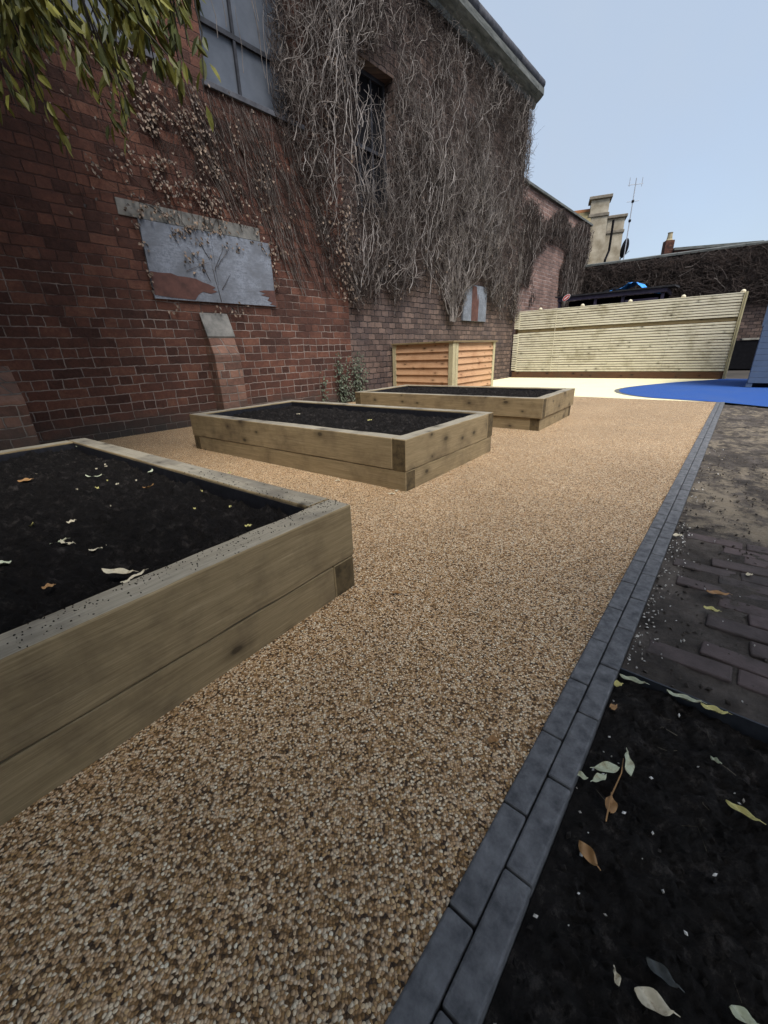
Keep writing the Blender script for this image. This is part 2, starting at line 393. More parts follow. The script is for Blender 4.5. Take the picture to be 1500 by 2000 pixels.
def m_soil(name, c1, c2, c3, fleck=0.0, scale=9):
    M = Mat(name, 0.95, 0.12); v = M.obj()
    f = M.noise(v, scale, 8, 0.75)
    c = M.ramp(f, [(0.3, c1), (0.55, c2), (0.75, c3)])
    if fleck:
        vo = M.n('TexVoronoi'); vo.inputs['Scale'].default_value = 45; M.l(v, vo.inputs['Vector'])
        sp = M.n('SeparateColor'); M.l(vo.outputs['Color'], sp.inputs[0])
        k = M.math('MULTIPLY', M.math('LESS_THAN', vo.outputs['Distance'], 0.22), M.math('GREATER_THAN', sp.outputs[0], 1 - fleck))
        c = M.mix(k, c, (0.16, 0.13, 0.09))
    M.color(c); f2 = M.noise(v, 60, 8, 0.8)
    M.bump(M.math('ADD', f, f2), 1.0, 0.03)
    return M.m
COMPOST = m_soil('black_compost', (0.005, 0.0045, 0.0045), (0.016, 0.014, 0.013), (0.085, 0.074, 0.066), 0, 18)
BEDSOIL = m_soil('damp_topsoil', (0.009, 0.008, 0.0075), (0.034, 0.030, 0.027), (0.15, 0.13, 0.115), 0, 17)
def m_earth():
    M = Mat('trodden_earth', 0.9, 0.25); v = M.obj()
    f = M.noise(v, 4, 8, 0.7); fb = M.noise(v, 1.1, 6, 0.65)
    c = M.ramp(f, [(0.32, (0.022, 0.018, 0.0145)), (0.52, (0.065, 0.054, 0.045)), (0.72, (0.15, 0.127, 0.107))])
    # straw coloured sand spread on the far half of the strip
    sp = M.n('SeparateXYZ'); M.l(v, sp.inputs[0])
    mk = M.ramp(sp.outputs[0], [(0.23, 0.0), (0.27, 1.0)])
    mul = M.n('Mapping')
    st = M.ramp(M.math('ADD', M.math('MULTIPLY', M.noise(v, 9, 8, 0.75), 0.55), M.math('MULTIPLY', fb, 0.45)), [(0.49, 0.0), (0.58, 1.0)])
    far_ = M.math('GREATER_THAN', sp.outputs[0], 2.2)
    c = M.mix(M.math('MULTIPLY', M.math('MULTIPLY', st, far_), 0.8), c, (0.25, 0.205, 0.145))
    M.color(c); f2 = M.noise(v, 55, 8, 0.8)
    M.bump(M.math('ADD', f, f2), 0.8, 0.02)
    return M.m
EARTH = m_earth()
def m_oldbrick():
    M = Mat('old_paving_brick', 0.85, 0.25); v = M.obj()
    f = M.noise(v, 12, 7, 0.7); g = M.noise(v, 3.2, 6, 0.7)
    gi = M.n('NewGeometry')
    c = M.mix(0.5, M.ramp(gi.outputs['Random Per Island'], [(0.0, (0.045, 0.038, 0.036)), (0.5, (0.085, 0.062, 0.058)), (1.0, (0.125, 0.09, 0.088))]), M.ramp(f, [(0.3, (0.03, 0.025, 0.022)), (0.7, (0.12, 0.095, 0.09))]))
    c = M.mix(M.ramp(g, [(0.50, 0.0), (0.68, 0.85)]), c, M.ramp(f, [(0.32, (0.022, 0.019, 0.016)), (0.7, (0.075, 0.066, 0.058))]))
    M.color(c); M.bump(f, 0.7, 0.012)
    return M.m
OLDBR = m_oldbrick()

def m_board(name, paint, bare, red, thr, seed):
    M = Mat(name, 0.85, 0.2); v = M.obj()
    mp = M.n('Mapping'); mp.inputs['Scale'].default_value = (1, 1, 5); mp.inputs['Location'].default_value = (seed, 0, seed); M.l(v, mp.inputs[0])
    g = M.noise(mp.outputs[0], 9, 7, 0.75); big = M.noise(v, 2.6, 7, 0.7, 0.4); sp = M.noise(v, 38, 5, 0.7)
    c = M.mix(M.ramp(M.mix(0.5, g, sp), [(0.46, 0.0), (0.62, 0.8)]), paint, bare)
    c = M.mix(M.ramp(big, [(0.42, 0.0), (0.60, 0.85)]), c, M.mix(sp, (0.05, 0.055, 0.065), (0.17, 0.18, 0.20)))
    M.color(c); M.bump(M.mix(0.5, g, sp), 0.35, 0.004)
    return M.m
BOARD = m_board('peeling_grey_board', (0.195, 0.215, 0.25), (0.075, 0.08, 0.092), None, 0, 2.0)
REDPAINT = m_plain('dull_red_paint', (0.055, 0.027, 0.022), (0.115, 0.052, 0.041), 7, 0.8, 0.15)
def m_pane():
    M = Mat('dusty_window_pane', 0.45, 0.4); v = M.obj()
    f = M.noise(v, 1.8, 5, 0.6)
    M.color(M.ramp(f, [(0.3, (0.05, 0.058, 0.072)), (0.7, (0.105, 0.118, 0.14))]))
    M.bump(f, 0.05, 0.01)
    return M.m
PANE = m_pane()

# ---------------------------------------------------------------- frames of reference
WA = Vector((-3.853, 5.613, 0)); WANG = R(48.427)       # the long brick wall: x along it, -y out into the yard
def wp(s, n, z=0.0):
    c, q = math.cos(WANG), math.sin(WANG)
    return Vector((WA.x + s * c + n * q, WA.y + s * q - n * c, z))
KA = R(49.269); K0 = Vector((0.148, 0.5, 0))             # the kerb: x along it, -y to its right
KD = Vector((math.cos(KA), math.sin(KA), 0)); KN = Vector((math.sin(KA), -math.cos(KA), 0))
def kp(al, ac, z=0.0):
    p = K0 + KD * al + KN * ac
    return Vector((p.x, p.y, z))

# ---------------------------------------------------------------- ground sheets
def sheet(name, pts, z, mat, kind='structure'):
    b = MB(); b.quad([(p[0], p[1], z) for p in pts])
    o = b.build(name, mat, fix=False)
    if o.data.polygons[0].normal.z < 0: o.data.flip_normals()
    return tag(o, kind=kind)
GROUND = m_plain('far_ground', (0.03, 0.027, 0.023), (0.07, 0.06, 0.05), 0.6, 0.95, 0.2, 0.02)
sheet('ground', [(-600, -600), (600, -600), (600, 600), (-600, 600)], -0.10, GROUND)
edge = [gp(1122, 774.3), gp(1240, 777.5), gp(1399, 782.6)]     # where the gravel path ends
e_dir = (edge[2] - edge[0]).normalized()
e_wall = edge[0] - e_dir * 3.4
kend = kp(8.80, 0.0)
sheet('path', [kp(-4, 0), kend, edge[0], e_wall, wp(7.3, -0.03), wp(-4, -0.03), (-9, 0, 0), (-4, -4, 0)], 0.0, RESIN)
kendR = kp(8.77, 0.118)
b1 = gp(1500, 795); bdir = (b1 - kendR).normalized(); bfar = kendR + bdir * 6.5
fL, fR = gp(999.6, 737), gp(1415, 740); fdir = (fR - fL).normalized(); fnorm = Vector((fdir.y, -fdir.x, 0))
if fnorm.y > 0: fnorm = -fnorm                                   # towards the viewer
sheet('play_surface', [e_wall, edge[0], kend, kendR, bfar, (16, 6, 0), fR + fdir * 7, fR - fnorm * 0.1, fL, wp(13.2, -.1), wp(7.5, -.05)], -0.004, YELLOW)
lobe_px = [(1372, 743.2), (1345, 744.8), (1310, 747.4), (1280, 749.9), (1250, 752.8), (1228, 755.4), (1212, 757.9), (1202, 760.6), (1199, 763.6), (1204, 767), (1218, 770.5), (1236, 773.4), (1258, 776.0), (1275, 777.4)]
lobe = [gp(*q) for q in lobe_px]
def inset(pts, d):
    out = []
    for i, p in enumerate(pts):
        a = pts[max(i - 1, 0)]; c = pts[min(i + 1, len(pts) - 1)]; t = (c - a).normalized(); n = Vector((-t.y, t.x, 0))
        w = d * math.sin(math.pi * min(max((i - 2) / (len(pts) - 3), 0), 1)) ** .6
        out.append(p + n * w)
    return out
rest = [kend, kendR, bfar, Vector((15.5, 6.2, 0)), fR + fdir * 6.8, fR]
sheet('blue_play_border', lobe + rest[:1] + rest[1:], 0.0, GREYBAND)
sheet('blue_play_surface', inset(lobe, 0.10) + rest, 0.004, BLUE)

# soil strips to the right of the kerb, as height fields in the kerb's own frame
def strip(name, a0, a1, c0, c1, z, amp, mat, na, nc, seed, extra=None):
    def fn(u, v):
        al = a0 + (a1 - a0) * u; ac = c0 + (c1 - c0) * v
        h = amp * (fbm(al * 3.1 + seed, ac * 3.1) * 0.7 + 0.5 * fbm(al * 14 + seed, ac * 14) + 0.42 * abs(fbm(al * 37, ac * 37, seed)) + .25 * fbm(al * 90, ac * 90, seed))
        h *= min(1.0, (ac - c0) / 0.08 + 0.15)
        if extra: h += extra(al, ac)
        return (al, -ac, z + h)
    o = grid_mesh(name, na, nc, fn, mat, loc=(K0.x, K0.y, 0), rot=(0, 0, KA))
    o.data.flip_normals()
    return tag(o, kind='structure')
EDG = 0.81
strip('soil_border', -1.2, EDG, 0.118, 1.9, -0.036, 0.036, BEDSOIL, 260, 230, 3.0)
strip('earth_strip', EDG + 0.004, 2.6, 0.118, 3.2, -0.022, 0.011, EARTH, 150, 180, 11.0)
def lumps(al, ac): return 0.05 * max(0, fbm(al * 0.9, ac * 0.9, 4) - 0.1)
def clip_far(al, ac): return lumps(al, ac)
strip('earth_strip', 2.6, 8.9, 0.118, 6.0, -0.030, 0.022, EARTH, 220, 190, 17.0, clip_far)

# old half buried bricks of the former yard paving
ob = MB()
for r in range(13):
    al = 1.02 + r * 0.098 + random.uniform(-.006, .006)
    ac = 0.19 + (0.13 if r % 2 else 0.0) + random.uniform(-.03, .03)
    while ac < 2.3:
        L = random.choice((0.235, 0.24, 0.245, 0.2))
        keep = 0.93
        if ac < 0.30: keep *= .6
        if al < 1.2: keep *= .7
        if random.random() < keep:
            z = -0.024 + random.uniform(-0.006, 0.004)
            M = Matrix.Translation((al, -ac - L / 2, z)) @ Matrix.Rotation(random.uniform(-.07, .07), 4, 'Z') @ Matrix.Rotation(random.uniform(-.03, .03), 4, 'X') @ Matrix.Rotation(random.uniform(-.04, .04), 4, 'Y')
            ob.box(-0.042, 0.042, -L / 2, L / 2, -0.05, 0.012, M=M)
        ac += L + 0.014
tag(ob.build('old_brick_paving', OLDBR, loc=(K0.x, K0.y, 0), rot=(0, 0, KA), bevel=0.006), kind='structure')

# the kerb: two rows of charcoal blocks
kb = MB()
for row, ph in ((0, 0.168), (1, 0.047)):
    k = -12
    while True:
        a0 = ph + k * 0.2462; a1 = a0 + 0.2462
        if a0 > 8.75: break
        a1 = min(a1, 8.80)
        c0 = 0.0005 + row * 0.0595; c1 = c0 + 0.0565
        M = Matrix.Translation(((a0 + a1) / 2, -(c0 + c1) / 2, random.uniform(-.0018, .0018))) @ Matrix.Rotation(random.uniform(-.004, .004), 4, 'Z') @ Matrix.Rotation(random.uniform(-.015, .015), 4, 'X')
        h = (a1 - a0) / 2 - 0.0022
        kb.box(-h, h, -(c1 - c0) / 2, (c1 - c0) / 2, -0.09, 0.008, M=M)
        k += 1
tag(kb.build('kerb', KERB, loc=(K0.x, K0.y, 0), rot=(0, 0, KA), bevel=0.005), kind='structure')

eb = MB(); eb.box(-0.003, 0.003, -2.4, -0.1185, -0.075, 0.002)
tag(eb.build('edging_strip', METAL, loc=(K0.x + KD.x * EDG, K0.y + KD.y * EDG, 0), rot=(0, 0, KA), bevel=0.001),
    'thin black metal edging strip between the soil border and the old brick paving', 'edging')

# ---------------------------------------------------------------- brick building
bld = tag(empty('brick_building', WA, WANG), 'tall old red brick building with boarded windows covered in bare creeper', 'building')
TOP = 7.75
def holed_wall(name, x0, x1, z0, z1, y0, depth, holes, mat):
    xs = sorted({x0, x1, *[h[0] for h in holes], *[h[1] for h in holes]}); zs = sorted({z0, z1, *[h[2] for h in holes], *[h[3] for h in holes]})
    b = MB()
    for i in range(len(xs) - 1):
        for j in range(len(zs) - 1):
            cx, cz = (xs[i] + xs[i + 1]) / 2, (zs[j] + zs[j + 1]) / 2
            if any(h[0] < cx < h[1] and h[2] < cz < h[3] for h in holes): continue
            b.quad([(xs[i], y0, zs[j]), (xs[i + 1], y0, zs[j]), (xs[i + 1], y0, zs[j + 1]), (xs[i], y0, zs[j + 1])])
    for a, c, d, e in holes:
        y1 = y0 + 0.35
        b.quad([(a, y0, d), (a, y1, d), (a, y1, e), (a, y0, e)]); b.quad([(c, y0, d), (c, y0, e), (c, y1, e), (c, y1, d)])
        b.quad([(a, y0, d), (c, y0, d), (c, y1, d), (a, y1, d)]); b.quad([(a, y0, e), (a, y1, e), (c, y1, e), (c, y0, e)])
    yb = y0 + depth
    b.quad([(x0, y0, z0), (x0, y0, z1), (x0, yb, z1), (x0, yb, z0)]); b.quad([(x1, y0, z0), (x1, yb, z0), (x1, yb, z1), (x1, y0, z1)])
    b.quad([(x0, yb, z0), (x0, yb, z1), (x1, yb, z1), (x1, yb, z0)]); b.quad([(x0, y0, z1), (x1, y0, z1), (x1, yb, z1), (x0, yb, z1)])
    return b.build(name, mat, bld, fix=False)
W1 = (-0.3, 1.78, 4.60, 7.1); W2 = (2.42, 4.02, 4.58, 7.1); W3 = (5.38, 6.60, 3.66, 6.05)
SPL = 4.93
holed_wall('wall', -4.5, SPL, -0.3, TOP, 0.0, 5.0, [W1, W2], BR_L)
holed_wall('wall', SPL, 12.97, -0.3, TOP, 0.05, 4.95, [W3], BR_D)
def window(w, y, sill_out=0.06, rails=(0.45,), mull=(), glass=None):
    a, c, d, e = w
    f = MB()
    f.box(a, a + 0.06, y - .05, y, d, e); f.box(c - 0.06, c, y - .05, y, d, e); f.box(a + .06, c - .06, y - .05, y, e - .07, e); f.box(a + .06, c - .06, y - .05, y, d, d + .09)
    for r in rails: f.box(a + .06, c - .06, y - .045, y - .002, d + (e - d) * r - .03, d + (e - d) * r + .03)
    for q in mull: f.box(a + (c - a) * q - .02, a + (c - a) * q + .02, y - .04, y - .004, d + .09, e - .07)
    fo = f.build('window', FRAMEP, bld)
    p = MB(); p.quad([(a, y + .002, d), (c, y + .002, d), (c, y + .002, e), (a, y + .002, e)]); p.build('pane', glass or PANE, fo, fix=False)
    s = MB(); s.box(a - .08, c + .08, y - .25, y - .051, d - .07, d - .002); s.build('sill', DSTONE, fo, bevel=.006)
window(W1, 0.20, rails=(0.42,), mull=(0.5,))
window(W2, 0.20, rails=(0.30,), mull=(0.4,))
window(W3, 0.33, rails=(0.5,), mull=(0.33, 0.66), glass=BLACK)
# boarded low window, its lintel and painted-over strip
lt = MB(); lt.box(0.86, 2.96, -0.012, 0.02, 2.765, 2.95); lt.build('lintel', DULLST, bld, bevel=.004)
bd = MB(); bd.box(1.08, 2.07, -0.035, 0.01, 1.815, 2.755); bd.box(2.074, 3.11, -0.036, 0.01, 1.815, 2.755)
for qx in (1.12, 1.6, 2.02, 2.12, 2.6, 3.06):
    for qz in (1.85, 2.28, 2.72):
        bd.tube([(qx, -.034, qz), (qx, -.0395, qz)], .009, 7)
bdo = bd.build('window_board', BOARD, bld); bdo['label'] = 'peeling grey plywood board over the low window'
def patch(pts, y, th=0.0025):
    b = MB(); b.prism(pts, 'y', y - th, y + .001); return b
def ragged(pts, n=6, amp=.02):
    out = []
    for i in range(len(pts)):
        p, q = pts[i], pts[(i + 1) % len(pts)]
        out.append(p)
        for k in range(1, n):
            t = k / n; out.append((p[0] + (q[0] - p[0]) * t + random.uniform(-amp, amp) * .4, p[1] + (q[1] - p[1]) * t + random.uniform(-amp, amp)))
    return out
patch([(1.085, 1.86), (1.085, 2.15), *[(1.1 + i * .09, 2.15 - .10 * (i / 10) ** 2 + random.uniform(-.012, .012)) for i in range(1, 10)], (2.02, 2.02), (1.96, 1.99), (2.04, 1.965), (1.93, 1.93), (1.8, 1.95), (1.72, 1.9), (1.66, 1.83), (1.3, 1.84)], -0.0372).build('paint_patch', REDPAINT, bdo)
patch([(3.105, 1.825), (3.105, 2.06), (2.9, 2.05), (2.8, 2.03), (2.92, 2.0), (2.82, 1.975), (2.99, 1.95), (2.94, 1.9), (3.04, 1.87), (2.98, 1.84)], -0.038).build('paint_patch', REDPAINT, bdo)
sb = MB(); sb.box(9.5, 10.85, -0.02, 0.04, 1.78, 2.72); sbo = sb.build('window_board', BOARD, bld, bevel=.004); sbo['label'] = 'small grey board with a red band down its middle'
patch([(9.95, 1.785), (9.95, 2.7), (10.2, 2.69), (10.27, 2.45), (10.30, 2.3), (10.33, 2.5), (10.36, 2.3), (10.34, 1.785)], -0.0215).build('paint_patch', REDPAINT, sbo)
# buttresses
def buttress(x0, x1, ztop, out, zs, cap=True):
    b = MB(); b.prism([(0.02, -0.3), (-out, -0.3), (-out * .96, zs), (-0.03, ztop), (0.02, ztop)], 'x', x0, x1)
    o = b.build('buttress', BR_W, bld, bevel=.012)
    if not cap: return
    c = MB(); t = .045
    dz = (ztop - zs); L = math.hypot(out, dz)
    c.prism([(-0.02, ztop + t), (-.02, ztop - .01), (-out * .55, zs + dz * .45), (-out * .62, zs + dz * .43 + t)], 'x', x0 - .012, x1 + .012)
    c.build('capping_stone', DULLST, o, bevel=.006)
buttress(1.70, 2.14, 1.62, 0.26, 1.02)
buttress(-2.6, -0.74, 1.0, 0.32, 0.62, False)
# cornice, round ridge roll and roof
co = MB()
prof = [(0.02, TOP - .22), (-.06, TOP - .22), (-.10, TOP - .12), (-.22, TOP - .05), (-.30, TOP + .02), (-.30, TOP + .16), (-.22, TOP + .20), (0.02, TOP + .22)]
x = -4.5
while x < 13.05:
    L = min(random.uniform(1.3, 1.6), 13.08 - x)
    dy = random.uniform(-.012, .012)
    co.prism([(p[0] + dy, p[1] + random.uniform(-.004, .004)) for p in prof], 'x', x, x + L - .012); x += L
co.build('cornice', COPING, bld)
rr = MB()
x = -4.5
while x < 13.1:
    L = min(1.15, 13.2 - x)
    rr.tube([(x, -.16, TOP + .33), (x + L - .01, -.16, TOP + .33)], [.12, .125], 12); x += L
rr.build('ridge_roll', DSTONE, bld, smooth=True)
rf = MB(); rf.prism([(-.10, TOP + .21), (-.06, TOP + .34), (2.6, TOP + 1.9), (5.2, TOP + .3), (5.2, TOP + .2)], 'x', -4.5, 12.95); rf.build('roof', SLATE, bld)

# ---------------------------------------------------------------- boundary wall and back wall
bw = tag(empty('boundary_wall', wp(12.98, -0.12), WANG), 'long lower brick wall running on behind the slatted fence', 'wall')
b = MB(); b.box(0, 7.3, 0, .35, -.3, 5.82); b.build('wall', BR_B, bw)
b = MB()
x = 0
while x < 7.28:
    L = min(.62, 7.3 - x); b.prism([(-.10, 5.822), (.45, 5.822), (.45, 5.90), (.17, 6.0), (-.10, 5.90)], 'x', x, x + L - .008); x += L
b.build('coping', COPING, bw, bevel=.008)
bc = Vector((9.25, 20.45, 0)); bdirv = (Vector((14.2, 16.95, 0)) - bc).normalized(); BANG = math.atan2(bdirv.y, bdirv.x)
kw = tag(empty('back_wall', bc, BANG), 'dark brick back wall under a thatch of dead creeper', 'wall')
b = MB(); b.box(-.1, 14, 0, .35, -.3, 4.2); b.build('wall', BR_D, kw)
b = MB()
x = -.1
while x < 14:
    L = min(.7, 14 - x); b.prism([(-.09, 4.202), (.45, 4.202), (.45, 4.28), (.17, 4.34), (-.09, 4.28)], 'x', x, x + L - .008); x += L
b.build('coping', COPING, kw, bevel=.008)

# ---------------------------------------------------------------- creepers
class Stems:
    """many thin three-sided tubes in one mesh, vectorised"""
    def __init__(s): s.V = []; s.Fq = []; s.n = 0
    def add(s, pts, r0, r1, sides=3):
        pts = np.asarray(pts, float); k = len(pts)
        if k < 3: return
        t = np.gradient(pts, axis=0); t /= (np.linalg.norm(t, axis=1, keepdims=True) + 1e-9)
        ref = np.array([0.3, 1.0, 0.2]); a = np.cross(t, ref); a /= (np.linalg.norm(a, axis=1, keepdims=True) + 1e-9); bb = np.cross(t, a)
        r = np.linspace(r0, r1, k)[:, None]
        ring = [pts + r * (a * math.cos(2 * math.pi * j / sides) + bb * math.sin(2 * math.pi * j / sides)) for j in range(sides)]
        V = np.stack(ring, 1).reshape(-1, 3); s.V.append(V)
        i = np.arange(k - 1)[:, None] * sides; j = np.arange(sides)[None, :]; j2 = (j + 1) % sides
        s.Fq.append((s.n + np.stack([i + j, i + j2, i + sides + j2, i + sides + j], -1)).reshape(-1, 4)); s.n += len(V)
    def build(s, name, mat, parent):
        V = np.concatenate(s.V); Fq = np.concatenate(s.Fq)
        me = bpy.data.meshes.new(name)
        me.vertices.add(len(V)); me.vertices.foreach_set('co', V.ravel())
        me.loops.add(Fq.size); me.loops.foreach_set('vertex_index', Fq.ravel().astype(np.int32))
        me.polygons.add(len(Fq)); me.polygons.foreach_set('loop_start', (np.arange(len(Fq)) * 4).astype(np.int32))
        me.update(calc_edges=True)
        return link(name, me, mat, parent)
class Leaves:
    def __init__(s): s.V = []; s.n = 0; s.F = []
    def add(s, p, d, nrm, L, Wd, curl=0.25):
        d = Vector(d).normalized(); nrm = Vector(nrm); nrm = (nrm - d * nrm.dot(d))
        if nrm.length < 1e-4: nrm = d.orthogonal()
        nrm.normalize(); q = d.cross(nrm); p = Vector(p)
        n = len(s.V)
        s.V += [p, p + d * L * .32 + q * Wd * .5 + nrm * curl * Wd, p + d * L * .70 + q * Wd * .42 + nrm * curl * Wd, p + d * L, p + d * L * .70 - q * Wd * .42 + nrm * curl * Wd, p + d * L * .32 - q * Wd * .5 + nrm * curl * Wd, p + d * L * .5]
        s.F += [(n, n + 1, n + 6), (n + 1, n + 2, n + 6), (n + 2, n + 3, n + 6), (n + 3, n + 4, n + 6), (n + 4, n + 5, n + 6), (n + 5, n, n + 6)]
    def build(s, name, mat, parent):
        me = bpy.data.meshes.new(name); me.from_pydata([tuple(v) for v in s.V], [], s.F); me.update()
        return link(name, me, mat, parent)

def interp(x, pts):
    return float(np.interp(x, [p[0] for p in pts], [p[1] for p in pts]))
ZB = [(4.7, 2.0), (5.3, 1.85), (6.0, 2.15), (6.6, 1.95), (7.2, 2.25), (8.0, 2.35), (8.6, 1.9), (8.9, 1.72), (9.2, 1.95), (9.7, 2.6), (10.3, 2.75), (10.9, 2.3), (11.5, 1.95), (12.2, 1.85), (13.0, 1.7)]
SLF = [(1.8, 4.75), (2.1, 4.6), (2.6, 4.35), (3.1, 4.05), (3.9, 3.75), (4.5, 3.45), (5.2, 3.5), (8, 3.40)]
def in_main(s_, z):
    if s_ > 13.0 or z > 7.62: return False
    if s_ < interp(z, SLF): return False
    if z < interp(s_, ZB) + .30 * fbm(s_ * 3.1, 4.4) + .12 * fbm(s_ * 13, 1.4): return False
    if 5.5 < s_ < 6.45 and 5.62 + 0.22 * (5.9 - s_) < z < 6.02: return False
    return True
def dens(s_, z):
    d = 1.0
    if 5.42 < s_ < 6.52 and 3.75 < z < 6.0: return .07
    n = fbm(s_ * .55, z * .4, 9.1)
    d *= min(1, max(.12, .62 + 1.5 * n + .9 * fbm(s_ * 1.9, z * 1.3, 3.3)))
    if s_ > 7.5 and z > 5.2: d *= .6
    return d
def walk(s0, z0, L, lean, wob, out0, step=.11, ok=None, outw=.02):
    pts = [(s0, -out0, z0)]; s_, z, o = s0, z0, out0; a = lean
    for i in range(int(L / step)):
        a += random.gauss(0, wob); a = a * .93 + lean * .07
        s_ += math.sin(a) * step; z += math.cos(a) * step; o = min(max(o + random.gauss(0, outw), .012), .26)
        if ok and not ok(s_, z): break
        pts.append((s_, -o, z))
    return pts

cr = tag(empty('bare_creeper', WA, WANG), 'mass of leafless grey creeper stems covering the upper brick building', 'creeper')
S1 = Stems(); S2 = Stems(); S3 = Stems()
def ok_main(s_, z): return in_main(s_, z)
def ok_tangle(s_, z): return in_main(s_, z) and not (5.46 < s_ < 6.46 and 3.85 + .5 * abs(s_ - 5.9) < z < 6.0)
n = 0
while n < 1600:                      # pale climbing stems in front
    s_ = random.uniform(3.6, 13.0); z = random.uniform(1.8, 7.3)
    if not in_main(s_, z) or random.random() > dens(s_, z): continue
    r = random.uniform(.003, .0075) * (1.0 if random.random() < .88 else 1.8)
    p = walk(s_, z, random.uniform(.3, 1.9), random.gauss(0, .22), .28, random.uniform(.03, .16), .075, ok_main, .03)
    if len(p) < 4: continue
    (S3 if random.random() < .16 else S1).add(p, r * 1.15, r * .35); n += 1
    for k in range(random.randint(1, 5)):
        q = random.choice(p[1:]); sg = random.choice((-1, 1))
        w = walk(q[0], q[2], random.uniform(.10, .45), sg * random.uniform(.5, 1.7), .45, -q[1], .05, ok_main, .04)
        if len(w) > 2: S1.add(w, r * .55, r * .3)
n = 0
while n < 12500:                     # the tangle behind, its twigs coloured dark for shade in the depth
    s_ = random.uniform(3.5, 13.0); z = random.uniform(1.7, 7.6)
    if not in_main(s_, z) or random.random() > dens(s_, z) ** .6: continue
    p = walk(s_, z, random.uniform(.18, .75), random.gauss(0, .85), .42, random.uniform(.015, .10), .08, ok_tangle, .03)
    if len(p) < 3: continue
    S2.add(p, random.uniform(.003, .007), .0025); n += 1
# the woody trunks and the fan that they feed
for (s0, z0, lean, L) in [(8.72, 1.73, -.12, 1.5), (8.82, 1.72, .02, 2.6), (8.92, 1.72, .10, 2.2), (8.6, 1.9, -.5, 1.1), (9.0, 1.75, .2, 1.3), (8.78, 1.74, -.3, 2.0), (8.86, 1.72, -.05, 3.0), (8.95, 1.73, .05, 2.4)]:
    p = walk(s0, z0, L, lean, .14, .08, .08, None, .008); S1.add(p, .026, .010, 5)
    for k in range(7):
        q = random.choice(p[3:]); S1.add(walk(q[0], q[2], random.uniform(.3, 1.1), random.choice((-1, 1)) * random.uniform(.25, .8), .22, -q[1], .07, ok_main, .02), .010, .004, 4)
for i in range(22):
    S1.add(walk(8.82 + random.gauss(0, .13), random.uniform(1.76, 2.6), random.uniform(.8, 2.8), random.gauss(0, .42), .24, .09, .1, None, .02), random.uniform(.007, .015), .005)
for i in range(30):                  # long bare strands over the middle of the mass
    s0 = random.choice((4.6, 4.9, 5.2, 5.4, 6.8, 7.0, 7.6, 7.9)) + random.gauss(0, .12)
    S3.add(walk(s0, random.uniform(2.2, 5), random.uniform(1.2, 3), random.gauss(0, .12), .20, .16, .09, ok_main, .02), random.uniform(.007, .013), .004, 4)
# stems straying across the window and twigs poking past the corner
for i in range(8):
    S1.add(walk(random.uniform(2.55, 3.6), random.uniform(4.75, 5.6), random.uniform(.6, 1.9), random.gauss(0, .12), .10, .02, .1, None, .01), .005, .003)
for i in range(70):
    z = random.uniform(4.9, 7.4); p0 = np.array([12.93, -random.uniform(0, .1), z]); d = np.array([1, -.2 + random.gauss(0, .4), random.gauss(.1, .5)]); L = random.uniform(.06, .30)
    S2.add([p0, p0 + d * L * .5, p0 + d * L + np.array([0, 0, random.gauss(0, .05)])], .005, .002)
for i in range(520):                 # fringe under the cornice
    s_ = random.uniform(5.5, 12.9); p0 = np.array([s_, -random.uniform(.0, .05), random.uniform(7.0, 7.55)])
    d = np.array([random.gauss(0, .5), -random.uniform(.3, 1), random.gauss(-.1, .4)]); L = random.uniform(.08, .24)
    S2.add([p0, p0 + d * L * .5, p0 + d * L + np.array([0, 0, -.03])], .004, .002)
# thinner brown fan between the boarded window and the mass
def ok_fan(s_, z): return 1.6 < s_ < 4.9 and z < 4.5 and not (s_ < 3.13 and z < 2.98)
SF = Stems()
n = 0
while n < 470:
    s_ = random.uniform(2.3, 4.7); z = random.uniform(2.0, 4.2)
    if z < 2.25 + (4.3 - s_) * .0 and s_ < 3.6: continue
    p = walk(s_, z, random.uniform(.4, 1.7), -.38 + random.gauss(0, .16), .10, random.uniform(.012, .05), .1, ok_fan, .012)
    if len(p) < 4: continue
    (SF if random.random() < .62 else S1).add(p, random.uniform(.003, .006), .0022); n += 1
S1.build('creeper_stems', STEM, cr); S3.build('creeper_stems', STEMP, cr)
S2.build('twig_tangle', STEMD, cr)
SF.build('fan_stems', STEMD, cr)
LD = Leaves()
for i in range(420):
    s_ = random.choice((random.gauss(4.75, .22), random.gauss(4.9, .15), random.uniform(4, 12.5))); z = random.choice((random.uniform(2.0, 3.6), random.uniform(2, 6.5)))
    if not in_main(s_, z): continue
    LD.add((s_, -random.uniform(.04, .16), z), (random.gauss(0, .5), -.3, -1), (random.gauss(0, .5), -1, random.gauss(.2, .4)), random.uniform(.04, .075), random.uniform(.03, .05))
LD.build('dead_leaves', LEAF_D, cr)

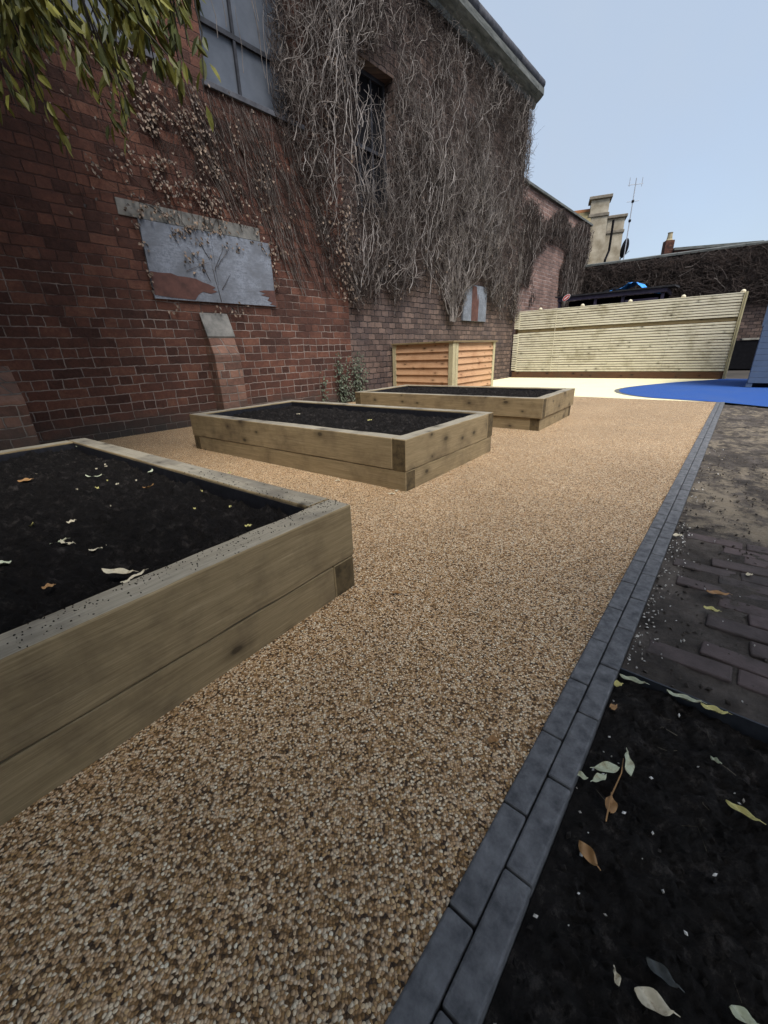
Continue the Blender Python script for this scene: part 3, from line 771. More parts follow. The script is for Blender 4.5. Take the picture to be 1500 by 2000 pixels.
iv = tag(empty('withered_ivy', WA, WANG), 'withered ivy with small curled brown leaves hanging over the grey boarded window', 'creeper')
SI = Stems(); LI = Leaves()
def ivy_d(s_, z):
    c = math.exp(-((s_ - (2.0 - .25 * (z - 3.4))) / .95) ** 2) * (1 if 2.6 < z < 4.6 else .25)
    return c
n = 0
while n < 1150:
    s_ = random.uniform(.3, 4.0); z = random.uniform(2.55, 4.55)
    cl = .25 + fbm(s_ * 2.6, z * 2.6, 2.2) * 2.4
    if random.random() > ivy_d(s_, z) * max(0.05, cl): continue
    LI.add((s_, -random.uniform(.02, .07), z), (random.gauss(0, .6), -.4, -1), (random.gauss(0, .6), -1, random.gauss(.3, .4)), random.uniform(.028, .06), random.uniform(.02, .04)); n += 1
for i in range(110):                 # clusters along the lintel and round the board's edge
    t = random.random()
    s_, z = random.choice(((random.uniform(.9, 3.2), 2.86 + random.gauss(0, .07)), (3.14 + random.gauss(0, .02), random.uniform(2.1, 2.8)), (random.uniform(1.2, 2.6), 1.74 + random.gauss(0, .05)), (1.07 + random.gauss(0, .02), random.uniform(1.8, 2.5)), (1.85 + random.gauss(0, .12), random.uniform(2.2, 2.8))))
    LI.add((s_, -random.uniform(.03, .07), z), (random.gauss(0, .6), -.4, -1), (random.gauss(0, .6), -1, .3), random.uniform(.035, .065), random.uniform(.025, .045))
for i in range(150):
    s_ = random.gauss(2.0, .7); z = random.uniform(2.7, 4.0)
    SI.add(walk(s_, z, random.uniform(.3, 1.5), random.gauss(-.1, .45), .16, .02, .08, lambda a, c: c < 4.55, .006), .0035, .002)
for (s0, z0, le, L) in [(2.08, 1.83, -.12, 1.0), (1.95, 2.1, -.5, .5), (2.1, 2.3, .6, .45), (2.05, 2.25, .5, .4), (2.0, 2.4, -.6, .4), (2.12, 2.0, .7, .35), (1.6, 2.2, 1.2, .4)]:
    SI.add(walk(s0, z0, L, le, .10, .045, .05, None, .003), .0045, .002)
for i in range(26):
    SI.add(walk(random.uniform(1.9, 2.6), 1.66, random.uniform(.08, .22), random.gauss(0, .8), .2, .04, .04, None, .02), .003, .0015)
SI.build('stems', STEMD, iv); LI.build('leaves', LEAF_D, iv)

def green_ivy(label, s0, s1, h, nst, nlf, spread):
    o = tag(empty('ivy_plant', WA, WANG), label, 'ivy')
    S = Stems(); Lv = Leaves()
    for i in range(nst):
        p = walk(random.uniform(s0, s1), -.02, random.uniform(.5, 1) * h, random.gauss(-.06, spread), .1, .03, .06, None, .008)
        S.add(p, .006, .003)
        for q in p:
            for k in range(nlf):
                if random.random() < .75:
                    Lv.add((q[0] + random.gauss(0, .05), q[1] - random.uniform(.01, .09), q[2] + random.gauss(0, .04)), (random.gauss(0, .7), -.4, -.7), (random.gauss(0, .6), -1, .4), random.uniform(.03, .06), random.uniform(.025, .045))
    S.build('stems', STEMD, o); Lv.build('leaves', LEAF_I, o)
green_ivy('bushy green ivy at the wall foot beside the far raised bed', 4.45, 5.35, 1.15, 20, 3, .12)
green_ivy('single thin strand of ivy climbing left of the bushy ivy', 4.02, 4.06, 1.05, 3, 2, .03)

# boundary wall creeper and back wall thatch
bo = tag(empty('wall_creeper', wp(12.98, -0.12), WANG), 'bare creeper hanging on the lower brick wall past the tall building', 'creeper')
S = Stems()
def ok_b(x, z):
    if not (0 < x < 7.25 and 1.6 < z < 5.75): return False
    w = .25 * math.sin(z * 3.1) + .15 * math.sin(z * 7.7)
    if 1.3 + w + max(0, z - 3.4) * .75 < x < 4.15 + w * .6 and z < 4.5: return False
    if x < 1.3 and z < 2.9: return False
    if z > 5.25 + .08 * x + .22 * math.sin(x * 2.3) and random.random() < .9: return False
    return True
n = 0
while n < 4600:
    x, z = random.uniform(0, 7.2), random.uniform(1.7, 5.7)
    if not ok_b(x, z): continue
    p = walk(x, z, random.uniform(.2, .8), random.gauss(0, .9), .4, random.uniform(.02, .15), .09, ok_b, .03)
    if len(p) < 3: continue
    S.add(p, random.uniform(.006, .012), .005); n += 1
S.build('twig_tangle', STEMD, bo)
S = Stems()
for i in range(230):
    x, z = random.uniform(0, 7.2), random.uniform(1.7, 5.2)
    if ok_b(x, z): 
        p = walk(x, z, random.uniform(.4, 1.6), random.gauss(0, .2), .2, .16, .1, ok_b, .02)
        if len(p) > 3: S.add(p, .009, .005)
S.build('creeper_stems', STEM, bo)
bt = tag(empty('dead_creeper_thatch', bc, BANG), 'dark thatch of dead creeper over the back wall top', 'creeper')
S = Stems()
def ok_t(x, z): return -.1 < x < 13.5 and z < 4.22 and z > 1.9 + .35 * math.sin(x * 1.3) + (.6 if x > 8 else 0)
n = 0
while n < 5200:
    x, z = random.uniform(0, 11), random.uniform(1.9, 4.2)
    if not ok_t(x, z): continue
    p = walk(x, z, random.uniform(.25, .8), random.gauss(1.2, 1.2), .35, random.uniform(.02, .22), .1, ok_t, .04)
    if len(p) < 3: continue
    S.add(p, random.uniform(.007, .014), .005); n += 1
S.build('twig_tangle', STEMD, bt)
S = Stems()
for i in range(26):
    p = walk(random.uniform(0, 10.5), random.uniform(2.2, 4), random.uniform(.3, .8), random.gauss(.6, .6), .2, .25, .1, ok_t, .02)
    if len(p) > 3: S.add(p, .009, .005)
S.build('creeper_stems', STEM, bt)

# ---------------------------------------------------------------- raised beds
SOILM = {}
def sleeper(L, h, t, parent, x, y, z, rz, wear=0.0):
    """a bevelled timber, its length along x, its ends in end grain"""
    b = MB(); n = 14
    # long faces in a few segments so that the edges wander a little
    prof = [(-t / 2, 0), (t / 2, 0), (t / 2, h), (-t / 2, h)]
    rings = []
    for i in range(n + 1):
        xx = -L / 2 + L * i / n
        jx = [(p[0] + random.uniform(-.0015, .0015), p[1] + random.uniform(-.0022, .0022)) for p in prof]
        rings.append([(xx, *q) for q in jx])
    base = 0
    for r_ in rings: b.v += r_
    for i in range(n):
        for j in range(4):
            j2 = (j + 1) % 4
            b.f.append((i * 4 + j, i * 4 + j2, (i + 1) * 4 + j2, (i + 1) * 4 + j)); b.mi.append(1 if j == 2 else 0)
    b.f.append((0, 1, 2, 3)); b.mi.append(2); b.f.append((n * 4 + 3, n * 4 + 2, n * 4 + 1, n * 4)); b.mi.append(2)
    return b.build('sleeper', [SLEEP, GREYW, ENDG], parent, (x, y, z), (0, 0, rz), bevel=.006, seg=2)
def raised_bed(name_label, ox, oy, yaw, L, Wd, mirror, soil_z, seed, low_in=0.008, heap=.03, near=False):
    """local frame: x along u (length), y along v (width); origin at the corner"""
    a = R(yaw)
    root = tag(empty('raised_bed', (ox, oy, 0), a + math.pi / 2), name_label, 'raised bed', 'timber raised beds')
    # local x = u (to the left and back), local y = -v
    T = .127; HT, J = .402, .1585
    flip = mirror
    def ring(z0, h, covers_front, ins):
        x0, x1, y0, y1 = ins, L - ins, -Wd + ins, -ins          # y1 = near long side, y0 = far long side
        g = .0015
        # pinwheel: at each corner one timber runs past the other
        if covers_front:   # the near long side runs over the end timber at x0, and so on round
            sp = [('l', x0, x1 - T - g, y1 - T / 2), ('s', y0 + T + g, y1 - T - g + 0, x0 + T / 2), ('l', x0 + 0, x1 - T - g, y0 + T / 2), ('s', y0, y1, x1 - T / 2)]
            sp = [('l', x0, x1 - T - g, y1 - T / 2), ('s', y0, y1 - T - g, x0 + T / 2), ('l', x0 + T + g, x1, y0 + T / 2), ('s', y0 + T + g, y1, x1 - T / 2)]
        else:
            sp = [('l', x0 + T + g, x1, y1 - T / 2), ('s', y0 + T + g, y1, x0 + T / 2), ('l', x0, x1 - T - g, y0 + T / 2), ('s', y0, y1 - T - g, x1 - T / 2)]
        for k, p, q, c in sp:
            if k == 'l': sleeper(q - p, h, T, root, (p + q) / 2, c, z0, 0)
            else: sleeper(q - p, h, T, root, c, (p + q) / 2, z0, math.pi / 2)
    ring(-.06, J + .06 - .003, not flip, low_in)
    ring(J, HT - J, flip, 0.0)
    # liner just inside
    b = MB(); x0, x1, y0, y1 = T + .002, L - T - .002, -Wd + T + .002, -T - .002; t = .003
    b.box(x0, x1, y1 - t, y1, 0, HT - .012); b.box(x0, x1, y0, y0 + t, 0, HT - .012); b.box(x0, x0 + t, y0 + t, y1 - t, 0, HT - .012); b.box(x1 - t, x1, y0 + t, y1 - t, 0, HT - .012)
    b.build('liner', LINER, root)
    nx, ny = (340, 160) if near else (220, 110)
    def fn(u, v):
        X = x0 + t + .001 + (x1 - x0 - 2 * t - .002) * u; Y = y0 + t + .001 + (y1 - y0 - 2 * t - .002) * v
        e = min(u, 1 - u, v * .5, (1 - v) * .5) * 2
        h = heap * (min(1, e * 5) - .7) + .030 * fbm(X * 2.2 + seed, Y * 2.2) + .026 * fbm(X * 7, Y * 7, seed) + .034 * abs(fbm(X * 19, Y * 19, seed)) + .014 * fbm(X * 48, Y * 48, seed, 2)
        return (X, Y, min(soil_z + h, HT - .008 if e < .1 else HT + .03))
    grid_mesh('soil', nx, ny, fn, COMPOST, root)
    return root
raised_bed('nearest timber raised bed with pale leaves scattered on its black soil', -0.141, 1.613, 52.069, 3.07, 1.56, True, .345, 1.0, low_in=.003, near=True)
# (the nearest bed is placed by its far corner; shift its frame so the local origin sits there)
rb1 = [o for o in COL.objects if o.name.startswith('raised_bed')][0]
_v = Vector((math.cos(R(52.069)), math.sin(R(52.069)), 0))
rb1.location = Vector((-0.141, 1.613, 0)) - _v * 1.56
raised_bed('middle timber raised bed standing between the other two on the gravel path', 0.176, 2.914, 51.67, 3.089, 1.568, False, .335, 5.0, low_in=.004)
raised_bed('farthest timber raised bed in front of the orange clad bin store', 2.026, 5.104, 52.111, 3.097, 1.529, True, .36, 9.0, low_in=.022)

# ---------------------------------------------------------------- bin store clad in feather boards
def post(parent, x, y, z0, z1, w=.09, name='post', mat=None):
    b = MB(); b.box(-w / 2, w / 2, -w / 2, w / 2, z0, z1); return b.build(name, mat or POSTW, parent, (x, y, 0), bevel=.004)
cs = tag(empty('bin_store', wp(6.35, 0), WANG), 'low bin store of orange feather edge boards with pale corner posts by the wall', 'bin store')
Wc, Lc, Hc = 1.64, 1.86, 1.15
post(cs, 0, -.06, 0, Hc, .10); post(cs, 0.0, -Wc, 0, Hc, .11); post(cs, .13, -Wc + .0, 0, Hc, .10); post(cs, Lc, -Wc, 0, Hc, .10)
def feather(parent, p0, p1, z0, z1, rows, out):
    p0, p1 = Vector(p0), Vector(p1); d = (p1 - p0); L = d.length; ang = math.atan2(d.y, d.x)
    h = (z1 - z0) / rows
    b = MB()
    for i in range(rows):
        zb = z0 + i * h; M = Matrix.Translation((random.uniform(-.003, .003), random.uniform(-.003, .003), random.uniform(-.004, .004))) @ Matrix.Rotation(random.uniform(-.004, .004), 4, 'Y')
        nseg = 10
        b_pts = [(-.048 * out, zb), (-.006 * out, zb + h * 1.10), (0, zb + h * 1.12), (0, zb)]
        n0 = len(b.v)
        b.prism(b_pts, 'x', 0, L)
        for k in range(n0, len(b.v)): b.v[k] = tuple(M @ Vector(b.v[k]))
    return b.build('clad_panel', FEATH, parent, (p0.x, p0.y, 0), (0, 0, ang))
feather(cs, (0, -.11, 0), (0, -Wc + .055, 0), .02, Hc - .02, 7, 1)
feather(cs, (.18, -Wc, 0), (Lc - .05, -Wc, 0), .02, Hc - .02, 8, 1)
b = MB(); b.box(-.085, .02, -Wc - .08, 0, Hc + .001, Hc + .035); b.box(.022, Lc + .08, -Wc - .085, -Wc + .07, Hc + .002, Hc + .036); b.build('top_rail', RAILW, cs, bevel=.004)

# ---------------------------------------------------------------- slatted fence
FANG = math.atan2(fdir.y, fdir.x)
fe = tag(empty('slatted_fence', fL, FANG), 'tall pale timber fence of close horizontal slats across the yard', 'fence')
FLN = (fR - fL).length
def slats(x0, x1, z0, z1, n, y, parent, seg):
    b = MB(); h = (z1 - z0) / n
    for i in range(n):
        xs = [x0] + [x0 + (x1 - x0) * k / seg + 0 for k in range(1, seg)] + [x1]
        for k in range(seg):
            dz, dy = random.uniform(-.003, .003), random.uniform(-.004, .004)
            b.box(xs[k] + .001, xs[k + 1] - .001, y - .022 + dy, y + dy, z0 + i * h + .009 + dz, z0 + (i + 1) * h - .011 + dz)
    return b.build('slat_panel', SLAT, parent, bevel=.003, seg=1)
slats(.10, FLN - .06, .20, 1.475, 17, -.03, fe, 4)
slats(.10, FLN - .06, 1.57, 2.13, 8, -.03, fe, 4)
slats(-.03, .16, .23, 1.45, 16, -.056, fe, 1); slats(-.03, .16, 1.6, 2.08, 7, -.056, fe, 1)
b = MB(); b.box(.0, FLN - .06, -.012, .01, .19, 2.10); b.build('backing', GRAVB, fe)
b = MB(); b.box(.1, FLN - .06, -.024, -.013, 1.478, 1.565); b.build('rail', RAILW, fe, bevel=.003)
b = MB(); b.box(.0, FLN - .055, -.05, -.005, -.05, .192); b.build('gravel_board', GRAVB, fe, bevel=.004)
b = MB(); b.box(FLN - .057, FLN - .02, -.07, -.01, -.03, 2.15); b.box(FLN - .018, FLN + .02, -.08, .03, -.03, 2.16); b.build('end_batten', POSTW, fe, bevel=.004)
b = MB(); b.box(.0, FLN, -.045, .03, 2.132, 2.155); b.build('capping', SLAT, fe, bevel=.003)
for x in (.79, 2.1, 3.42, 4.72, 6.0):
    b = MB(); b.box(-.05, .05, .012, .11, 0, 2.14)
    po = b.build('post', POSTW, fe, (x, 0, 0), bevel=.004)
    c = MB()
    for i in range(5):
        z0, z1 = 2.157 + i * .018, 2.157 + (i + 1) * .018
    c.tube([(0, .03, 2.157), (0, .03, 2.19), (0, .03, 2.215), (0, .03, 2.228)], [.060, .056, .038, .012], 12)
    c.build('post_cap', CAPW, po, smooth=True)
b = MB(); b.box(1.35, 1.352 + .012, -.062, -.056, .2, 2.1); b.build('joint_batten', SLAT, fe)

# ---------------------------------------------------------------- shelter, sign, tarpaulin behind the fence
sc0 = Vector((7.55, 16.2, 0))
def on_plane(px, py, p0, d):                      # a sight line meets an upright plane
    n = Vector((-d.y, d.x, 0)); q = ray(px, py); return CAM + q * ((p0 - CAM).dot(n) / q.dot(n))
shp = fL - fnorm * 2.3
A = on_plane(1092, 571, shp, fdir); Bq = on_plane(1297, 574, shp, fdir)
SH = empty('shelter', (A.x, A.y, 0), FANG); tag(SH, 'dark purple timber shelter with a felt roof behind the fence', 'shelter')
SLn = (Bq - A).length; ZT = (A.z + Bq.z) / 2
b = MB(); b.box(0, SLn, -.05, .0, ZT - .13, ZT); b.box(SLn + .002, SLn + .05, -.05, 1.6, ZT - .13, ZT); b.build('fascia', PURPLE, SH)
b = MB(); b.prism([(-.10, ZT + .002), (-.10, ZT + .05), (1.7, ZT + .16), (1.7, ZT + .1)], 'x', -.1, SLn + .25); b.build('roof', FELT, SH)
for x in (.06, 1.25 * SLn / 3.6 * 1.1, SLn * .64, SLn - .06):
    b = MB(); b.box(x - .045, x + .045, .002, .09, 0, ZT - .132); b.build('post', PURPLE, SH, bevel=.004)
b = MB(); b.box(.0, SLn, 1.5, 1.55, 0, ZT - .02); b.build('back_panel', BLACK, SH)
b = MB(); b.box(SLn * .66, SLn * .95, .02, .07, ZT - .34, ZT - .27); b.build('brace', PURPLE, SH)
sp = on_plane(1108, 582, shp - fnorm * .02, fdir)
b = MB(); N = 24
b.prism([(.15 * math.cos(2 * math.pi * i / N), .085 * math.sin(2 * math.pi * i / N)) for i in range(N)], 'y', -.012, 0)
sg = empty('oval_sign', sp + fnorm * .12, FANG); tag(sg, 'small tilted red and white oval sign hung in the shelter', 'sign')
o = b.build('plate', WHITE, sg, rot=(0, -R(38), 0))
b = MB(); b.prism([(.135 * math.cos(2 * math.pi * i / N), .07 * math.sin(2 * math.pi * i / N)) for i in range(N)], 'y', -.016, -.0125); b.build('face', RED, sg, rot=(0, -R(38), 0))
b = MB(); b.box(-.09, .09, -.0185, -.0165, -.02, .015); b.build('band', WHITE, sg, rot=(0, -R(38), 0))
tp = on_plane(1243, 563, shp - fnorm * .5, fdir)
def fnt(u, v):
    X = (u - .5) * 1.5; Y = (v - .5) * .7
    z = .26 * math.exp(-((X + .05) / .34) ** 2) + .05 * fbm(u * 6, v * 6, 3) + .02 * fbm(u * 15, v * 15, 1) - .10 * max(0, u - .6)
    return (X, Y, z)
o = grid_mesh('tarpaulin', 30, 16, fnt, TARP, loc=(tp.x, tp.y, tp.z - .10), rot=(0, R(6), FANG - .2), smooth=False)
tag(o, 'crumpled bright blue tarpaulin lying on the shelter roof', 'tarpaulin')
tb = MB()
tb.tube([(-.5, 0, 0), (-.3, 0, .06), (0, 0, .12), (.3, 0, .05)], [.05, .09, .1, .04], 7)
o = tb.build('rolled_sheet', BLACK, None, (tp.x - .55, tp.y + .35, tp.z - .12), (0, 0, FANG)); tag(o, 'dark rolled sheet on the shelter roof next to the blue tarpaulin', 'sheet')

# ---------------------------------------------------------------- blue-grey playhouse at the right edge
ph0 = gp(1457, 757)
PH = tag(empty('playhouse', ph0, FANG - R(4)), 'blue grey painted timber playhouse at the right end of the fence', 'playhouse')
b = MB()
for i in range(10):
    z0 = .10 + i * .118
    if z0 + .112 > 1.30: break
    b.box(0, 2.6, -.012, .02, z0, z0 + .114)
b.build('front_boards', SHED, PH, bevel=.004)
b = MB()
for i in range(10): b.box(-.012, .02, .021, 1.9, .10 + i * .118, .214 + i * .118)
b.build('side_boards', SHED, PH, bevel=.004)
for x in (.07, 1.3, 2.55):
    b = MB(); b.box(x - .10, x + .10, .022, .12, 1.25, 2.3); b.build('corner_post', SHED, PH, bevel=.004)
for x in (.03, 1.2, 2.5):
    b = MB(); b.box(x - .05, x + .06, .0, .1, 0.006, .098); b.build('foot', SHED, PH, bevel=.006)
b = MB(); b.box(0.05, 2.55, .05, 1.85, .099, .12); b.build('floor', BLACK, PH)
b = MB(); b.prism([(-.15, 2.3), (1.0, 3.1), (2.1, 2.3)], 'x', -.15, 2.75); b.build('roof', FELT, PH)
b = MB(); b.box(.3, .75, -.016, -.0125, .75, .95); b.build('dark_slot', BLACK, PH)
b = MB(); b.box(0.15, 2.5, 1.0, 1.05, .13, 2.2); b.build('inner_panel', BLACK, PH)
# black box standing in for a dark niche low in the back wall
q0 = on_plane(1423, 690, bc - Vector((-bdirv.y, bdirv.x, 0)) * .25, bdirv)
nb = empty('dark_opening_box', (q0.x, q0.y, 0), BANG); tag(nb, 'black box for a low dark bunker with a pale stone lid against the back wall right of the fence', 'opening')
b = MB(); b.box(-.6, 1.3, -.5, .2, -.05, .98); b.build('bin', BLACK, nb, bevel=.01)
b = MB(); b.box(.25, 1.2, -.53, .2, .982, 1.05); b.build('slab', STONE, nb, bevel=.008)

# ---------------------------------------------------------------- beyond the walls
def at(px, py, y): return far(px, py, y)
def stack(label, px0, px1, ptop, pstr, pbot, y, w):
    t0, t1 = at(px0, ptop, y), at(px1, ptop, y); cx = (t0.x + t1.x) / 2
    zt, zs, zb = at((px0 + px1) / 2, ptop, y).z, at((px0 + px1) / 2, pstr, y).z, at((px0 + px1) / 2, pbot, y).z
    return cx, zt, zs, zb
HY = 31.0
hs = tag(empty('stone_house', (at(1175, 500, HY).x, HY, 0), R(-22)), 'pale stone house with two gabled chimneys rising behind the walls', 'house')
def gable(px, ptop, pstr, dy, w, base_w):
    c = at(px, ptop, HY + dy); zt = c.z; zs = at(px, pstr, HY + dy).z
    Mx = hs.rotation_euler.to_matrix().to_4x4(); Mx.translation = hs.location
    lc = Mx.inverted() @ Vector((c.x, c.y, 0))
    b = MB(); b.box(-w / 2, w / 2, -w / 2, w / 2, zs, zt - .18); 
    ch = b.build('chimney', FARST, hs, (lc.x, lc.y, 0), bevel=.02)
    b = MB(); b.box(-w / 2 - .13, w / 2 + .13, -w / 2 - .13, w / 2 + .13, zt - .178, zt); b.box(-w / 2 - .07, w / 2 + .07, -w / 2 - .07, w / 2 + .07, zs - .18, zs - .002); b.build('cap', CAPST, ch, bevel=.03)
    b = MB()
    h = zs - .18
    n = len(b.v); bw = base_w
    b.v += [(-w / 2, -w / 2, h), (w / 2, -w / 2, h), (w / 2, w / 2, h), (-w / 2, w / 2, h), (-bw, -w / 2 - .05, h - 3.2), (w / 2 + .1, -w / 2 - .05, h - 3.2), (w / 2 + .1, w / 2, h - 3.2), (-bw, w / 2, h - 3.2), (-bw, -w / 2 - .05, 0), (w / 2 + .1, -w / 2 - .05, 0), (w / 2 + .1, w / 2, 0), (-bw, w / 2, 0)]
    for q in ((0, 1, 2, 3), (0, 4, 5, 1), (1, 5, 6, 2), (2, 6, 7, 3), (4, 8, 9, 5), (5, 9, 10, 6), (6, 10, 11, 7), (7, 11, 8, 4)): b.f.append(q); b.mi.append(0)
    b.f.append((3, 7, 4, 0)); b.mi.append(1)
    b.build('gable', [FARST, SLATE], hs, (lc.x, lc.y, 0))
    return lc, zs
g1, z1 = gable(1173, 387, 421, 0, 1.05, 1.1)
g2, z2 = gable(1203, 424, 453, 2.0, 1.05, 1.0)
b = MB(); zr = at(1140, 412, HY).z
b.prism([(-4.5, zr - 4), (-.6, zr - 4), (-.6, zr - .2), (-.72, zr), (-.9, zr), (-4.5, zr - 3)], 'x', g1.x - 4.0, g1.x - .45)
b.v = [(v[0], v[1] + g1.y + .9, v[2]) for v in b.v]; b.build('roof', SLATE, hs)
b = MB(); b.box(g1.x - 3.2, g1.x - .53, g1.y - .02, g1.y + .22, zr + .002, zr + .16); b.build('ridge_tiles', TERRA, hs)
b = MB(); b.tube([(g1.x + .75, g1.y - .4, z1 - 4.5), (g1.x + .75, g1.y - .4, z1 - 2.6), (g1.x + .95, g1.y + .2, z1 - 2.0), (g1.x + .95, g1.y + .2, z1 - .3)], .07, 8); b.build('downpipe', BLACK, hs)

am = at(1218, 505, 28); at_ = at(1233, 352, 28)
an = tag(empty('aerial_mast', (am.x, 28, 0)), 'tall thin aerial mast with small yagi antennas against the sky', 'aerial')
b = MB(); b.tube([(0, 0, 0), (0, 0, am.z), (0, 0, at_.z + .1)], [.04, .03, .022], 6); b.build('mast', GALV, an)
for (zz, L, n_) in ((at_.z - .2, .75, 3), (at_.z - 1.0, .6, 1)):
    b = MB(); b.tube([(-L / 2, .1, zz), (L / 2, -.1, zz)], .014, 5)
    for k in range(n_):
        x = -L / 2 + L * (k + .05) / 2.1
        if n_ > 1: b.tube([(x, 0, zz - .30 + .2 * abs(k - 1)), (x, 0, zz + .22 + .1 * abs(k - 1))], .016, 5)
        else: b.tube([(-.1, -.3, zz), (.1, .3, zz)], .011, 5)
    b.build('antenna', GALV, an)
for zz in (at_.z - 2.0, at_.z - 1.06):
    b = MB(); b.box(-.05, .05, -.05, .05, zz, zz + .12); b.build('clamp', BLACK, an)
ds = at(1221, 485, 28.3)
dish = tag(empty('satellite_dish', (ds.x, ds.y, ds.z)), 'round black satellite dish beside the aerial mast above the back wall', 'satellite dish')
def fnd(u, v):
    r = .46 * u; a = 2 * math.pi * v; return (r * math.cos(a), .16 * (u * u) - .12, r * math.sin(a) * 1.12)
o = grid_mesh('reflector', 8, 28, fnd, BLACK, dish, rot=(R(12), 0, R(38)))
b = MB(); b.tube([(0, .1, -.4), (0, .25, -.1), (.05, .2, 0)], .03, 6); b.tube([(0, .1, -.4), (.02, -.5, -.22)], .018, 5); b.tube([(-.15, .28, -.9), (0, .2, -.2), (0, 0, 0)], .035, 6); b.build('arm', GALV, dish)
fc = at(1300, 494, 33); ftop = at(1301, 471, 33).z
fh = tag(empty('brick_house', (fc.x, 33, 0), R(-12)), 'house beyond the back wall with a small brick chimney and pale eaves', 'house')
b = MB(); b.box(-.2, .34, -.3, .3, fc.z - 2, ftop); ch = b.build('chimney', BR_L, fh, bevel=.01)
b = MB(); b.tube([(.07, 0, ftop), (.07, 0, ftop + .12), (.07, 0, ftop + .42), (.07, 0, ftop + .5)], [.24, .17, .14, .17], 10); b.build('pot', POT, ch)
ea, eb_ = at(1314, 489, 33), at(1422, 474, 33)
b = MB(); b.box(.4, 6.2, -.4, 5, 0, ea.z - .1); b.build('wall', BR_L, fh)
b = MB(); b.box(.35, 5.6, -.5, 5.1, ea.z - .098, ea.z + .06); b.build('eaves', COPING, fh)
fh.rotation_euler = (0, 0, R(-14))

# ---------------------------------------------------------------- the overhanging tree
tr = tag(empty('evergreen_tree', (-4.9, 0.9, 0)), 'leafy tree whose yellow green branches hang in at the top left', 'tree')
TL = Vector((-4.9, 0.9, 0))
b = MB()
b.tube([(0, 0, -.2), (.03, 0, .5), (.12, .05, 1.6), (.3, .1, 2.8), (.8, .2, 4.0)], [.24, .19, .16, .14, .10], 10)
b.tube([(.25, .1, 2.6), (1.2, .7, 3.5), (2.2, 1.3, 4.1), (3.1, 1.9, 4.2)], [.10, .07, .05, .03], 8)
b.tube([(.3, .1, 2.8), (1.6, -.6, 3.8), (3.2, -1.4, 4.4), (5.0, -2.0, 4.6)], [.10, .075, .05, .03], 8)
b.tube([(.3, .1, 2.9), (.2, 1.0, 3.9), (.4, 1.9, 4.4)], [.08, .06, .03], 8)
b.tube([(.5, .15, 3.4), (2.2, .3, 4.8), (4.0, .2, 5.3)], [.08, .05, .03], 8)
b.build('trunk', BARK, tr, smooth=True)
LC = Leaves(); TW = Stems()
for i in range(42000):                     # the crown out of view: lumps added to shade foreground and wall
    while True:
        q = Vector((random.uniform(-1, 1), random.uniform(-1, 1), random.uniform(-1, 1)))
        if q.length < 1: break
    if i % 6 < 3: P = Vector((-3.9 + q.x * 2.9, 2.4 + q.y * 2.9, 5.7 + q.z * 1.5))
    elif i % 12 in (3, 9, 4): P = Vector((-1.4 + q.x * 4.0, -2.4 + q.y * 2.2, 3.2 + q.z * 2.1))
    elif i % 12 == 10: P = Vector((3.0 + q.x * 2.2, -1.1 + q.y * 1.5, 4.2 + q.z * 1.1))
    elif i % 6 == 4: P = Vector((1.0 + q.x * 2.6, -1.2 + q.y * 1.6, 4.1 + q.z * 1.1))
    else: P = Vector((-4.9 + q.x * 1.5, 1.6 + q.y * 2.4, 2.9 + q.z * 1.6))
    if fbm(P.x * .8, P.y * .8, P.z * .8) < -.22: continue
    e = P - CAM; dpt = e.dot(CF)
    if dpt > 0 and e.dot(CU) < 1.45 * dpt and e.dot(CR) > -1.1 * dpt: continue
    if (P - WA).dot(Vector((math.sin(WANG), -math.cos(WANG), 0))) < .25: continue
    LC.add(P - TL, (random.gauss(0, 1), random.gauss(0, 1), random.gauss(-.6, .6)), (random.gauss(0, .6), random.gauss(0, .6), 1), random.uniform(.18, .28), random.uniform(.07, .11))
# boughs that hang into view
def spray(p0, p1, nleaf, ll):
    p0, p1 = Vector(p0), Vector(p1); L = (p1 - p0).length
    pts = []
    n = max(5, int(L / .10)); off = Vector((0, 0, 0))
    for i in range(n + 1):
        t = i / n; off += Vector((random.gauss(0, .012), random.gauss(0, .012), random.gauss(0, .010)))
        pts.append(p0.lerp(p1, t) + Vector((0, 0, .18 * L * t * (1 - t))) + off)
    TW.add([tuple(q - TL) for q in pts], .010, .003, 4)
    d0 = (p1 - p0).normalized()
    for k in range(nleaf):
        t = random.uniform(.25, 1.02) ** .8; i = min(int(t * n), n - 1); q = pts[i].lerp(pts[i + 1], t * n - i)
        side = Vector((random.gauss(0, 1), random.gauss(0, 1), random.gauss(-.5, .5))); dr = (d0 * .7 + side * .6 + Vector((0, 0, -.55))).normalized()
        LC.add(q - TL + side * .02, dr, (random.gauss(0, .7), random.gauss(-.4, .7), random.gauss(.5, .6)), random.uniform(.75, 1.2) * ll, random.uniform(.26, .36) * ll)
random.seed(21)
for i in range(52):
    px1, py1 = random.uniform(-40, 300), random.uniform(-20, 255)
    if 165 < px1 < 320 and py1 < 110: px1 = random.uniform(-40, 150)
    py1 -= max(0, (px1 - 180)) * .45
    px1 = px1 if random.random() < .8 else random.uniform(250, 395)
    if px1 > 270: py1 = random.uniform(-30, 150)
    dp = random.uniform(2.7, 3.9)
    p1 = far(px1, py1, dp); p0 = far(px1 - random.uniform(60, 330), -random.uniform(120, 420), dp - random.uniform(.0, .5))
    spray(p0, p1, random.randint(14, 26), .098)
